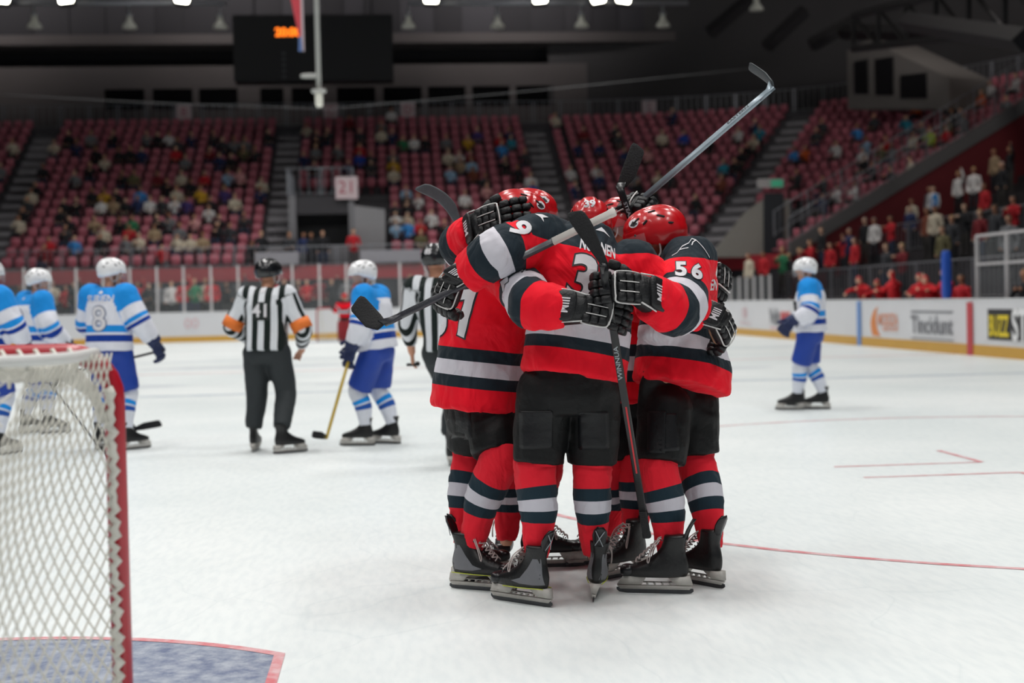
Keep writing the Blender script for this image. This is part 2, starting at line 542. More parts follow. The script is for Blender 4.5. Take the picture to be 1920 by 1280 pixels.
def crease(v0, sgn):
    a = math.acos(1.22 / 1.83)
    arc = [(1.83 * math.cos(t), 1.83 * math.sin(t)) for t in np.linspace(a, math.pi - a, 24)]
    out = [(1.22, 0)] + arc + [(-1.22, 0)]
    mark('goal_crease', [(x, v0 + sgn * y) for x, y in out][::sgn], CREASE_PAINT, 0.0015)
    for p, q in zip(out, out[1:]):
        pass
    bm = bmesh.new(); rows = []
    cen = V((0, 0.6))
    for x, y in out:
        d = (V((x, y)) - cen).normalized() * 0.025
        rows.append([bm.verts.new((x - d.x, v0 + sgn * (y - d.y), 0.003)), bm.verts.new((x + d.x, v0 + sgn * (y + d.y), 0.003))])
    for p, q in zip(rows, rows[1:]): bm.faces.new((p[0], p[1], q[1], q[0]))
    rink_obj('crease_border', bm, RED_PAINT, FLOOR)
crease(0, 1)
crease(50.3, -1)
for v in (0.0, 50.3): mark_line('goal_line', (-13.5, v), (13.5, v), 0.05, RED_PAINT)
for v in (18.4, 32.6): mark_line('blue_line', (UL + .05, v), (UR - .05, v), 0.3, BLUE_PAINT)
mark_line('centre_line', (UL + .05, 26.0), (UR - .05, 26.0), 0.3, PALE_RED)
mark_arc('centre_circle', (0, 25.5), 4.5, 0.06, 0, 2 * math.pi, BLUE_PAINT)
SPOT = (6.9, 6.4)
for c, m_ in ((SPOT, RED_PAINT), ((-SPOT[0], SPOT[1]), RED_PAINT), ((SPOT[0], 44.2), PALE_RED), ((-SPOT[0], 44.2), PALE_RED)):
    mark_arc('face_off_circle', c, 4.5, 0.055, 0, 2 * math.pi, m_)
    mark_arc('face_off_spot', c, 0.15, 0.3, 0, 2 * math.pi, m_, 24)
    for sx in (-1, 1):
        for sy in (-1, 1):
            x, y = c[0] + sx * 0.55, c[1] + sy * 0.35
            mark_line('face_off_mark', (x, y), (x + sx * 1.2, y), 0.05, m_)
            mark_line('face_off_mark', (x, y), (x, y + sy * 0.9), 0.05, m_, 0.0025)
for i, (u, v, a, b) in enumerate(((-8, 23.6, 5.5, 1.1), (-3.5, 21.3, 3.5, .8), (-10, 18.9, 3.6, .5), (2, 20.6, 3.2, .5), (-1.5, 28.5, 5, 1.0), (7, 22.5, 4, .8))):
    mark('ice_advert', [(u + a / 2 * math.cos(t), v + b / 2 * math.sin(t)) for t in np.linspace(0, 2 * math.pi, 20, endpoint=False)], GREY_PAINT, 0.0012)

# ---- ground outside the rink
CONC = mat('concrete', '#55565a', 0.85, var=0.25, scale=2)
bm = bmesh.new(); box(bm, (-60, -12, -0.3), (60, 95, -0.04))
rink_obj('ground', bm, CONC, kind='structure', label='concrete slab under and around the rink', cat='ground')

# ---- boards
BOARD_W = mat('white_board', '#dddee2', 0.45, var=0.05, scale=1.5)
KICK = mat('yellow_kickplate', '#d2a244', 0.5, var=0.1, scale=3)
CAPM = mat('board_cap', '#d9dadd', 0.4)
bm = bmesh.new(); wall_strip(bm, rink_outline(0.0), rink_outline(0.11), 0.0, 1.16)
BOARDS = rink_obj('wall_boards', bm, BOARD_W, kind='structure', label='white dasher boards running round the rink', cat='boards')
bm = bmesh.new(); wall_strip(bm, rink_outline(-0.015), rink_outline(0.0), 0.0, 0.23); rink_obj('kickplate', bm, KICK, BOARDS)
bm = bmesh.new(); wall_strip(bm, rink_outline(-0.01), rink_outline(0.13), 1.16, 1.2); rink_obj('cap_rail', bm, CAPM, BOARDS)
# adverts on the right boards (readable side faces -u)
def on_right(v, z): return V((UR - 0.012, v, z))
RIGHT_R, RIGHT_U = V((0, -1, 0)), V((0, 0, 1))
AD = {k: mat('advert_' + k, c, 0.55) for k, c in dict(orange='#e08a4c', pale='#e6a184', black='#26262c', grey='#85868c', yellow='#e8cf2c', white='#f0f0f2', red='#c2444c', rose='#d98d8d', blue='#6d95cf', pink='#dcb9bf').items()}
def ad_rect(v0, v1, z0, z1, m_, d=0.0, name='advert_panel'):
    bm = bmesh.new(); u = UR - 0.006 - d
    box(bm, (u - .004, min(v0, v1), z0), (u + .004, max(v0, v1), z1))
    return rink_obj(name, bm, m_, BOARDS)
def right_px(px):
    """v on the right boards that is seen in pixel column px"""
    best = None
    for i in range(2000):
        v = 10 + i * 0.018
        e = abs(proj(rk(UR, v, 0.7))[0] - px)
        if best is None or e < best[0]: best = (e, v)
    return best[1]
def ad_text(s, px0, px1, z0, z1, m_, fat=0.0, d=0.01):
    v0, v1 = right_px(px0), right_px(px1)
    me = text_mesh(s, 1.0, fat)
    p = verts_np(me); w = np.ptp(p[:, 0]); h = np.ptp(p[:, 1]); cx = (p[:, 0].max() + p[:, 0].min()) / 2; cy = (p[:, 1].max() + p[:, 1].min()) / 2
    me.transform(Matrix.Diagonal((abs(v0 - v1) / w, (z1 - z0) / h, 1, 1)) @ Matrix.Translation((-cx, -cy, 0)))
    M = Matrix((RIGHT_R, RIGHT_U, RIGHT_R.cross(RIGHT_U))).transposed().to_4x4()
    me.transform(Matrix.Translation((UR - 0.01 - d, (v0 + v1) / 2, (z0 + z1) / 2)) @ M)
    return rink_obj('advert_lettering', me, m_, BOARDS)
ad_text('BUZZ', 1856, 1893, 0.42, 0.86, AD['yellow'], 0.03, 0.012)
ad_rect(right_px(1853), right_px(1897), 0.36, 0.98, AD['black'])
ad_rect(right_px(1897), right_px(1960), 0.36, 0.98, AD['black'])
ad_text('STAR', 1899, 1965, 0.34, 1.0, AD['white'], 0.03, 0.012)
ad_text('Tincidunt', 1709, 1788, 0.40, 0.82, AD['grey'], 0.02)
ad_rect(right_px(1709), right_px(1788), 0.88, 0.93, AD['grey']); ad_rect(right_px(1709), right_px(1788), 0.27, 0.30, AD['grey'])
ad_text('MODZA', 1647, 1685, 0.55, 0.85, AD['pale'], 0.02)
ad_text('GROUP', 1655, 1685, 0.42, 0.53, AD['pale'], 0.02)
bm = bmesh.new(); va = right_px(1633); vb = right_px(1652)
cre = [(va + (vb - va) * t, z) for t, z in ((.75, 1.02), (.35, .92), (.1, .75), (0, .58), (.05, .42), (.2, .28), (.95, .28), (.72, .4), (.55, .58), (.52, .75), (.6, .9))]
extrude_poly(bm, [(UR - .012, v, z) for v, z in cre], (0.006, 0, 0)); rink_obj('advert_crescent', bm, AD['orange'], BOARDS)
ad_text('Velit', 1443, 1463, 0.42, 0.95, AD['grey'], 0.02); ad_rect(right_px(1464), right_px(1482), 0.42, 0.85, AD['rose'])
ad_text('80', 1465, 1481, 0.48, 0.8, AD['red'], 0.02, .012); ad_rect(right_px(1444), right_px(1481), 0.28, 0.35, AD['pink'])
ad_text('8', 1393, 1402, 0.6, 0.95, AD['pink']); ad_text('NULLA', 1389, 1408, 0.38, 0.5, AD['pink'])
ad_rect(right_px(1820) - .15, right_px(1820) + .15, 0.0, 1.12, AD['red'], 0.02, 'centre_line_stripe')
ad_rect(right_px(1612) - .15, right_px(1612) + .15, 0.0, 1.15, AD['blue'], 0.02, 'blue_line_stripe')
# adverts on the far end boards
def end_text(s, px0, px1, z0, z1, m_, fat=0.02):
    def uu(px):
        d = ray(px, 600); 
        w = RM.inverted() @ V((0, 0, CAMH)); dd = RM.to_3x3().inverted() @ d
        t = (VE - w.y) / dd.y; return w.x + dd.x * t
    a, b = uu(px0), uu(px1)
    me = text_mesh(s, 1.0, fat); p = verts_np(me)
    me.transform(Matrix.Diagonal(((b - a) / np.ptp(p[:, 0]), (z1 - z0) / np.ptp(p[:, 1]), 1, 1)) @ Matrix.Translation((-(p[:, 0].max() + p[:, 0].min()) / 2, -(p[:, 1].max() + p[:, 1].min()) / 2, 0)))
    M = Matrix(((1, 0, 0), (0, 0, 1), (0, -1, 0))).transposed().to_4x4()
    me.transform(Matrix.Translation(((a + b) / 2, VE - 0.015, (z0 + z1) / 2)) @ M)
    rink_obj('advert_lettering', me, m_, BOARDS)
end_text('00', 346, 372, 0.55, 0.95, AD['pink'], 0); end_text('AMET', 505, 550, 0.5, 0.9, AD['grey'])
end_text('DONEC', 662, 700, 0.5, 0.9, AD['pink'])
bm = bmesh.new()
c0 = V((UL + RC, VE - RC))
t_ = math.radians(46)
fr = Matrix.Translation((c0.x - (RC - .02) * math.sin(t_), c0.y + (RC - .02) * math.cos(t_), 0)) @ Matrix.Rotation(t_, 4, 'Z')
for lo, hi in (((-.55, -.01, .88), (.55, .01, .96)), ((-.55, -.01, .42), (.55, .01, .46)), ((-.55, -.01, .42), (-.47, .01, .96)), ((.47, -.01, .42), (.55, .01, .96)),
               ((-.3, -.01, .55), (-.22, .01, .9)), ((-.06, -.01, .55), (.02, .01, .9)), ((.2, -.01, .55), (.28, .01, .9))):
    box(bm, lo, hi, fr)
rink_obj('advert_frame', bm, AD['black'], BOARDS)

# ---- rink glass
PANE = glass_mat('rink_glass_pane', (0.75, 0.8, 0.82), 0.955, 0.1)
POST = mat('glass_post', '#c4c1c2', 0.45, 0.1)
def glass_run(name, pts, z0, z1, label, post_w=0.09, rail=False):
    root = thing(name, (0, 0, 0), label, 'rink glass', kind='structure', M=RM)
    bmp = bmesh.new(); box(bmp, (-.5, -.006, 0), (.5, .006, 1)); pane_me = to_mesh(bmp, 'pane'); pane_me.materials.append(PANE)
    bmp = bmesh.new(); box(bmp, (-.5, -.5, 0), (.5, .5, 1)); box(bmp, (-.62, -.7, 0), (.62, .7, .03)); post_me = to_mesh(bmp, 'glass_post'); post_me.materials.append(POST)
    for i, (a, b) in enumerate(zip(pts, pts[1:])):
        d = b - a; mid = (a + b) / 2; ang = math.atan2(d.y, d.x)
        o = bpy.data.objects.new('pane', pane_me); COL.objects.link(o); o.parent = root
        o.matrix_local = Matrix.Translation((mid.x, mid.y, z0)) @ Matrix.Rotation(ang, 4, 'Z') @ Matrix.Diagonal((d.length - post_w, 1, z1 - z0, 1))
        o = bpy.data.objects.new('glass_post', post_me); COL.objects.link(o); o.parent = root
        o.matrix_local = Matrix.Translation((a.x, a.y, z0)) @ Matrix.Rotation(ang, 4, 'Z') @ Matrix.Diagonal((post_w, 0.06, z1 - z0 + .03, 1))
        if rail:
            bmr = bmesh.new()
            box(bmr, (-d.length / 2, -.03, -.03), (d.length / 2, .03, .03))
            for zz in (z1, (z0 + z1) / 2 + .1):
                pass
            me = to_mesh(bmr, 'top_rail'); me.materials.append(POST)
            for zz in (z1 + .02, z0 + (z1 - z0) * .55):
                o = bpy.data.objects.new('top_rail', me); COL.objects.link(o); o.parent = root
                o.matrix_local = Matrix.Translation((mid.x, mid.y, zz)) @ Matrix.Rotation(ang, 4, 'Z')
    return root
ol = rink_outline(0.06, 1.0)
end_pts = [p for p in ol if p.y > VE - RC + 5.5 and p.x < UR - 2.6]
glass_run('end_glass', end_pts, 1.2, 2.98, 'clear glass with grey posts above the far end boards')
cor = [p for p in ol if (p.x >= UR - 2.6 and p.y > 40.5)]
glass_run('corner_glass', cor, 1.2, 2.0, 'low clear glass above the boards in the far corner beyond the benches')
vb0 = right_px(1772)
glass_run('box_glass', [V((UR + .75, vb0 - 1.55 * i)) for i in range(0, 9)], 1.2, 2.55, 'tall glass with steel posts and rails behind the blue padded post', 0.09, True)
# blue padded post at the end of the bench
bm = bmesh.new(); superq(bm, (UR + .08, vb0 + .1, 1.72), V((.09, 0, 0)), V((0, .11, 0)), V((0, 0, .55)), 0.35, 16, 10)
box(bm, (UR + .04, vb0 + .06, 1.0), (UR + .12, vb0 + .14, 1.3))
rink_obj('padded_post', bm, mat('blue_padding', '#1c4fb0', 0.55, var=.1), label='tall blue padded post at the end of the players bench', cat='post', smooth=True)
# bench for the players and its back wall
bm = bmesh.new(); box(bm, (UR + .9, vb0 + .3, 0.0), (UR + 1.3, 43.0, .95)); BENCH = rink_obj('players_bench', bm, mat('bench_grey', '#4a4a50', 0.7), label='long grey bench behind the right boards', cat='bench')
bm = bmesh.new(); box(bm, (UR + .12, 14.0, -.05), (UR + 2.9, 44.5, .05)); rink_obj('floor_bench', bm, mat('bench_floor', '#37373c', .85), kind='structure', label='raised dark floor behind the right boards', cat='floor')

# ================================================================== THE STANDS
V0, ZB, DR, DZ, NR = 56.9, 2.75, 0.8, 0.46, 17
CU, CV, R0 = 11.0, 50.3, 6.6
ULFT = -30.0
def row_path(off, step=1.2):
    pts = [V((u, V0 + off)) for u in np.linspace(ULFT, CU, 30)]
    r = R0 + off
    return pts + [V((CU + r * math.sin(t), CV + r * math.cos(t))) for t in np.linspace(0, math.pi / 2, 22)[1:]]
STEP = mat('stand_concrete', '#5c5a5e', 0.9, var=0.2, scale=1.5)
bm = bmesh.new()
prev = None
for k in range(NR):
    a, b = row_path(k * DR), row_path((k + 1) * DR)
    z = ZB + k * DZ
    zlo = z - DZ if k else 0.0
    ra = [bm.verts.new((p.x, p.y, zlo)) for p in a]; rb = [bm.verts.new((p.x, p.y, z)) for p in a]; rc = [bm.verts.new((p.x, p.y, z)) for p in b]
    for i in range(len(a) - 1):
        bm.faces.new((ra[i], ra[i + 1], rb[i + 1], rb[i])); bm.faces.new((rb[i], rb[i + 1], rc[i + 1], rc[i]))
rink_obj('floor_stand', bm, STEP, kind='structure', label='stepped concrete terraces of the far end stand', cat='stand')
ZT = ZB + NR * DZ
# parapet at the foot of the stand: red, above a dark lower wall
REDW = mat('red_painted_wall', '#63121b', 0.7, var=0.12, scale=1.2)
DARKW = mat('dark_wall', '#2b2a30', 0.85, var=0.15, scale=.7)
bm = bmesh.new(); wall_strip(bm, row_path(-.16), row_path(-.02), 2.45, 3.02); rink_obj('trim_1', bm, mat('red_parapet', '#a32430', 0.65, var=.1), kind='structure', label='red parapet along the foot of the end stand', cat='parapet')
bm = bmesh.new(); wall_strip(bm, row_path(-.12), row_path(-.03), 0.0, 2.45); rink_obj('wall_front', bm, DARKW, kind='structure', label='dark wall under the red parapet', cat='wall')
bm = bmesh.new(); box(bm, (ULFT, VE + .25, -.04), (CU + 4, V0 - .2, .75)); rink_obj('floor_standing', bm, mat('standing_floor', '#2c2c30', .9), kind='structure', label='dark standing platform behind the end glass', cat='floor')
# aisles: flights of half steps, lighter concrete
AISLE = mat('aisle_concrete', '#a8a5a9', 0.9, var=0.12, scale=2)
AISLES_U = [(-15.0, 1.15), (-2.95, 1.1), (9.5, 1.1)]
def aisle(fr, k0, n):
    bm = bmesh.new()
    for k in range(k0, k0 + n):
        for h in (0, 1):
            z0 = ZB + k * DZ - DZ; box(bm, (-.55, k * DR - (0.4 if h == 0 else 0), z0 + .1), (.55, k * DR + .42, z0 + DZ * (.5 if h == 0 else 1) + .02), fr)
    return bm
for u, w in AISLES_U:
    rink_obj('stair_flight', aisle(Matrix.Translation((u, V0, 0)), 1, NR - 1), AISLE, kind='structure', label='pale concrete stair aisle climbing between two blocks of seats', cat='stairs', group='stair aisles of the end stand')
TH4 = math.radians(36)
fr4 = Matrix.Translation((CU, CV, 0)) @ Matrix.Rotation(-TH4, 4, 'Z') @ Matrix.Translation((0, R0, 0))
rink_obj('stair_flight', aisle(fr4, 2, NR - 2), AISLE, kind='structure', label='pale concrete stair aisle slanting up beside the corner block', cat='stairs')

# ---- railings with thin bars
RAIL = mat('steel_rail', '#8e9096', 0.4, 0.5)
def railing(name, pts, z0, z1, label, gap=0.22, zf=None, bar=0.011, kind='thing', rr=0.025):
    """posts, rails and bars along a plan path; zf(i) gives the local floor height"""
    root = thing(name, (0, 0, 0), label, 'railing', M=RM, kind=None)
    P = [V((p.x, p.y, (zf(i) if zf else 0))) for i, p in enumerate(pts)]
    for zz in (z1, z0 + .08):
        bm = bmesh.new(); tube(bm, [p + V((0, 0, zz)) for p in P], rr if zz == z1 else rr * .7, 6); rink_obj('rail', bm, RAIL, root, smooth=True)
    bm = bmesh.new()
    for a, b in zip(P, P[1:]):
        n = max(1, int((b - a).length / gap))
        for i in range(n):
            c = a.lerp(b, (i + .5) / n); box(bm, (c.x - bar, c.y - bar, c.z + z0 + .08), (c.x + bar, c.y + bar, c.z + z1))
    rink_obj('bars', bm, RAIL, root, kind='stuff')
    step = max(1, int(2.0 / max(.1, (P[1] - P[0]).length)))
    for p in P[::step]:
        bm = bmesh.new(); box(bm, (p.x - .03, p.y - .03, p.z + z0), (p.x + .03, p.y + .03, p.z + z1)); rink_obj('rail_post', bm, RAIL, root)
    return root
fp = [p for p in row_path(-.09)][:37]
railing('front_railing', fp, 3.02, 3.85, 'steel railing with thin bars on the red parapet of the end stand')
railing('walkway_railing', row_path(NR * DR + .1), ZT, ZT + 1.15, 'dark steel railing along the walkway above the top row', 0.3)

# ---- walkway and back walls
bm = bmesh.new(); wall_strip(bm, row_path(NR * DR), row_path(NR * DR + 5.2), ZT - .3, ZT); rink_obj('floor_walkway', bm, STEP, kind='structure', label='walkway above the last row of seats', cat='floor')
WV = V0 + NR * DR + 5.0
WALLB = mat('back_wall', '#6a6464', 0.85, var=.12, scale=.6)
WALLD = mat('back_wall_recess', '#232226', 0.9)
def uend(px, D_v, y=150):
    d = ray(px, y); w = RM.inverted() @ V((0, 0, CAMH)); dd = RM.to_3x3().inverted() @ d
    return w.x + dd.x * (D_v - w.y) / dd.y
def zend(py, D_v, px=700):
    d = ray(px, py); w = RM.inverted() @ V((0, 0, CAMH)); dd = RM.to_3x3().inverted() @ d
    return w.z + dd.z * (D_v - w.y) / dd.y
zs = {y: zend(y, WV) for y in (0, 68, 86, 121, 163, 201)}
# window wall with real openings
cols = [(195, 270), (285, 360), (372, 445), (487, 531), (546, 592), (631, 703), (718, 790), (802, 872), (885, 955), (967, 1038)]
bm = bmesh.new()
uL, uR_ = ULFT - 4, uend(1290, WV)
edges = [uL] + [x for a, b in cols for x in (uend(a, WV), uend(b, WV))] + [uR_]
z_w0, z_w1 = zs[201], zs[163]
box(bm, (uL, WV, ZT - .3), (uR_, WV + .35, z_w0)); box(bm, (uL, WV, z_w1), (uR_, WV + .35, zs[121]))
for i in range(0, len(edges), 2): box(bm, (edges[i], WV, z_w0), (edges[i + 1], WV + .35, z_w1))
WALL = rink_obj('wall_back', bm, WALLB, kind='structure', label='grey-brown back wall with a row of dark window openings', cat='wall')
bm = bmesh.new(); box(bm, (uL, WV + 2.5, ZT), (uR_, WV + 2.7, zs[121])); rink_obj('wall_behind_windows', bm, mat('unlit_room', '#0c0d10', .9), kind='structure', label='unlit room behind the window openings', cat='wall')
DARKGLASS = glass_mat('dark_window_glass', (.004, .004, .005), 0.12, .5)
for i in range(len(cols)):
    bm = bmesh.new(); box(bm, (edges[1 + 2 * i], WV + .15, z_w0), (edges[2 + 2 * i], WV + .17, z_w1))
    rink_obj('window_pane', bm, DARKGLASS, WALL)
    bm = bmesh.new(); box(bm, (edges[1 + 2 * i] - .04, WV - .06, z_w0 - .08), (edges[2 + 2 * i] + .04, WV + .02, z_w0)); rink_obj('window_sill', bm, WALLB, WALL)
bm = bmesh.new(); box(bm, (uL, WV + 1.2, zs[121]), (uR_ + 3, WV + 1.4, zs[86] + .2)); rink_obj('wall_recess', bm, WALLD, kind='structure', label='dark recess above the window band', cat='wall')
bm = bmesh.new(); box(bm, (uL, WV - .9, zs[86]), (uR_, WV + 1.4, zs[68])); rink_obj('trim_2', bm, WALLB, kind='structure', label='grey fascia beam above the dark recess', cat='beam')
bm = bmesh.new(); box(bm, (uL, WV - .4, zs[68]), (uR_, WV - .1, zs[0] + 3)); UPW = rink_obj('wall_upper', bm, mat('upper_cladding', '#3a383c', .8, var=.1, scale=.5), kind='structure', label='dark upper wall clad in tall panels', cat='wall')
rng = random.Random(3)
pm = [mat('cladding_%d' % i, c, .75, var=.08) for i, c in enumerate(('#3d3b40', '#37353a', '#434147', '#312f34'))]
u = uL
while u < uR_ - .5:
    w = rng.choice((1.1, 1.5, 1.9)); w = min(w, uR_ - u)
    bm = bmesh.new(); box(bm, (u + .03, WV - .48, zs[68] + .05), (u + w - .03, WV - .4, zs[0] + 3)); rink_obj('cladding_panel', bm, rng.choice(pm), UPW)
    u += w
# walls closing the corner and the right side
bm = bmesh.new()
cp = [p for p in row_path(NR * DR + 5.1)][29:]
wall_strip(bm, cp, [p + V((.3, .3)) for p in cp], 0, 24); rink_obj('wall_corner', bm, mat('corner_wall', '#4b494b', .85, var=.1), kind='structure', label='dark curved wall behind the corner block', cat='wall')
bm = bmesh.new(); box(bm, (CU + R0 + NR * DR + 5, -10, 0), (CU + R0 + NR * DR + 5.4, CV + 1, 24)); rink_obj('wall_right', bm, WALLD, kind='structure', label='dark wall of the hall beyond the terraces', cat='wall')
bm = bmesh.new(); box(bm, (-46, -10, 0), (-45.6, WV + 2, 24)); rink_obj('wall_left', bm, WALLD, kind='structure', label='dark wall of the hall on the far left', cat='wall')
bm = bmesh.new(); box(bm, (-46, WV - .2, 0), (uL, WV + .2, 24)); rink_obj('wall_end', bm, WALLD, kind='structure', label='dark end wall left of the stand', cat='wall')
bm = bmesh.new(); box(bm, (-46, -12, 23.5), (46, WV + 4, 24)); rink_obj('ceiling', bm, mat('roof_deck', '#656362', .9, var=.1), kind='structure', label='dark roof deck of the hall', cat='ceiling')
# sloping roof underside and trusses over the corner
bm = bmesh.new()
sl = [(uend(1275, WV), WV - 1, zs[0] + 4), (40, WV - 1, 17.5), (40, 30, 19.0), (uend(1275, WV), 30, 23)]
vv = [bm.verts.new(p) for p in sl]; bm.faces.new(vv); rink_obj('ceiling_slope', bm, mat('roof_panel', '#a39f97', .85, var=.08), kind='structure', label='grey sloping roof underside over the corner', cat='ceiling')
TRUSS = mat('roof_steel', '#29282b', .6, .2)
def beam(name, a, b, w, label, parent=None):
    bm = bmesh.new(); a, b = V(a), V(b); d = (b - a).normalized(); x, y = perp(d)
    rings(bm, [(a, x * w, y * w), (b, x * w, y * w)], 4, 1); 
    return rink_obj(name, bm, TRUSS, parent, label, 'beam' if parent is None else None, 'structure' if parent is None else None)
def cpt(px, py, D):
    return RM.inverted() @ at(px, py, D)
for i, (p, q) in enumerate((((1330, 62, 72), (1420, -14, 72)), ((1436, 88, 70), (1510, 20, 70)), ((1520, 85, 68), (1600, 42, 68)), ((1700, 40, 50), (1920, 75, 40)), ((1580, 60, 66), (1960, 62, 52)))):
    beam('roof_beam', cpt(*p), cpt(*q), .35, 'dark steel roof beam under the grey roof slope', None)
tr = thing('roof_truss', (0, 0, 0), 'dark steel roof truss crossing the upper corner above the terraces', 'truss', M=RM)
A, B = cpt(1600, 30, 58), cpt(1960, -60, 44); A2, B2 = cpt(1600, 92, 58), cpt(1960, 50, 44)
for p, q, n_ in ((A, B, 'chord'), (A2, B2, 'chord')):
    bm = bmesh.new(); tube(bm, [p, q], .16, 6); rink_obj(n_, bm, TRUSS, tr)
for i in range(7):
    t, t2 = i / 6, (i + .5) / 6
    bm = bmesh.new(); tube(bm, [A.lerp(B, t), A2.lerp(B2, t)], .09, 5); rink_obj('strut', bm, TRUSS, tr)
    if i < 6:
        bm = bmesh.new(); tube(bm, [A.lerp(B, t), A2.lerp(B2, t + 1 / 6)], .08, 5); rink_obj('brace', bm, TRUSS, tr)

# ---- press box in the corner
PB = mat('press_box_wall', '#77726f', .8, var=.06)
bm = bmesh.new()
o_, uu_, zz_ = cpt(1590, 205, 68), cpt(1780, 205, 62) - cpt(1590, 205, 68), V((0, 0, 1))
n_ = uu_.cross(zz_).normalized()
L = uu_.length; H = 3.2
prof = [(0, 0), (1, 0), (1, .42), (.22, 1.0), (0, .86)]
extrude_poly(bm, [o_ + uu_ * a + zz_ * H * b for a, b in prof], -n_ * 2.5)
PRESS = rink_obj('press_box', bm, PB, label='pale grey press box with three dark windows under the roof', cat='press box')
for a, b, c, d in ((.08, .22, .22, .72), (.30, .20, .48, .74), (.55, .15, .80, .5)):
    bm = bmesh.new(); extrude_poly(bm, [o_ + uu_ * a + zz_ * H * b, o_ + uu_ * c + zz_ * H * b, o_ + uu_ * c + zz_ * H * d, o_ + uu_ * a + zz_ * H * (d - .03)], n_ * .06)
    rink_obj('window_pane', bm, mat('unlit_glass', '#151518', .3), PRESS)

# ---- doorway in the tunnel block
TUN = mat('tunnel_wall', '#77767a', .8, var=.08)
ut0, ut1 = -2.35, 1.75
TB = thing('tunnel_block', (0, 0, 0), 'grey tunnel block with a dark doorway set into the seats', 'doorway', M=RM)
vt = V0 + .9; ztop = 6.05
bm = bmesh.new(); box(bm, (ut0, vt, 2.7), (ut0 + .32, vt + 6.2, ztop)); rink_obj('side_wall', bm, TUN, TB)
bm = bmesh.new(); box(bm, (ut0 + 2.55, vt, 2.7), (ut0 + 2.8, vt + 6.2, ztop)); rink_obj('side_wall', bm, TUN, TB)
bm = bmesh.new(); extrude_poly(bm, [(ut0 + 2.8, vt, 2.7), (ut1, vt, 2.7), (ut1, vt, 5.4), (ut0 + 2.8, vt, 5.6)], (0, 4.5, 0)); rink_obj('front_wall', bm, mat('tunnel_side', '#8a898c', .85), TB)
bm = bmesh.new(); box(bm, (ut0, vt + .1, ztop - .8), (ut0 + 2.8, vt + 6.2, ztop)); rink_obj('lintel', bm, mat('tunnel_lintel', '#3b393d', .8), TB)
bm = bmesh.new(); box(bm, (ut0 + .32, vt + .6, 2.7), (ut0 + 2.55, vt + .7, ztop - .8)); rink_obj('shade_panel', bm, mat('unlit_room', '#0c0d10', .9), TB)  # near-black sheet: the shade inside the tunnel is put into its colour
bm = bmesh.new(); box(bm, (ut0 + .32, vt + .01, 2.7), (ut0 + 2.55, vt + .55, 3.9)); rink_obj('threshold_wall', bm, TUN, TB)
tp = [V((ut0, vt + 5.5)), V((ut0, vt)), V((ut0 + 1.4, vt)), V((ut0 + 2.75, vt)), V((ut0 + 2.75, vt + 5.5))]
railing('tunnel_railing', tp, ztop, ztop + 1.15, 'bright steel railing on top of the tunnel block', 0.3)
def sign(u, v, z, w, h, s, label, fr=None):
    bm = bmesh.new(); box(bm, (-w / 2, -.03, -h / 2), (w / 2, .03, h / 2))
    M = (fr or Matrix.Identity(4)) @ Matrix.Translation((u, v, z))
    me = to_mesh(bm, 'section_sign'); me.transform(M)
    o = rink_obj('section_sign', me, mat('sign_white', '#c9b6ba', .6), label=label, cat='sign')
    t = text_mesh(s, h * .8, 0.0)
    t.transform(M @ Matrix.Translation((0, -.036, 0)) @ Matrix.Rotation(math.pi / 2, 4, 'X'))
    rink_obj('sign_number', t, mat('sign_red', '#a8505c', .6), o)
    return o
sv = V0 + NR * DR + .05
for px, py, s, lb in ((345, 215, 'B', 'square white section sign hung on the walkway railing beside the far left aisle'), (620, 212, 'C', 'square white section sign under the hanging white pole'),
                  (765, 209, 'D', 'square white section sign on the walkway railing right of the scoreboard'), (1217, 203, 'E', 'square white section sign on the railing above the seats behind the raised sticks')):
    sign(uend(px, sv, py), sv, ZT + .75, .75, .75, s, lb)
sign(uend(650, vt - .1, 352), vt - .1, zend(352, vt - .1, 650), .95, .95, '21', 'large white section sign on the tunnel block railing')
fr5 = Matrix.Translation((CU, CV, 0)) @ Matrix.Rotation(-math.radians(58), 4, 'Z') @ Matrix.Translation((0, R0 + NR * DR, 0))
sign(0, 0, ZT + .75, .75, .75, 'F', 'white section sign above the corner block near the press box', fr5)

# ---- exit block in the corner (pale wedge with a dark door and a green sign)
EX = thing('exit_block', (0, 0, 0), 'pale wedge-shaped exit block with a dark door in the corner stand', 'doorway', M=RM)
pl = mat('exit_wall', '#8d8a84', .85, var=.08)
pE = [(1330, 482), (1480, 482), (1480, 372), (1432, 372), (1400, 395)]
De = 59.0
bm = bmesh.new(); extrude_poly(bm, [cpt(x, y, De) for x, y in pE], RM.to_3x3().inverted() @ V((0.3, 3.0, 0))); rink_obj('wedge_wall', bm, pl, EX)
bm = bmesh.new(); extrude_poly(bm, [cpt(x, y, De - .1) for x, y in ((1432, 478), (1470, 478), (1470, 362), (1432, 362))], RM.to_3x3().inverted() @ V((0, .05, 0))); rink_obj('dark_doorway', bm, mat('door_dark', '#23262c', .7), EX)
bm = bmesh.new(); extrude_poly(bm, [cpt(x, y, De - .14) for x, y in ((1420, 352), (1470, 352), (1470, 335), (1420, 335))], RM.to_3x3().inverted() @ V((0, .05, 0))); rink_obj('sign_board', bm, mat('exit_sign_pale', '#a9a5a5', .6), EX)
bm = bmesh.new(); extrude_poly(bm, [cpt(x, y, De - .2) for x, y in ((1446, 350), (1468, 350), (1468, 337), (1446, 337))], RM.to_3x3().inverted() @ V((0, .05, 0))); rink_obj('exit_light', bm, mat('exit_green', '#3f9b78', .5, emit=.25), EX)

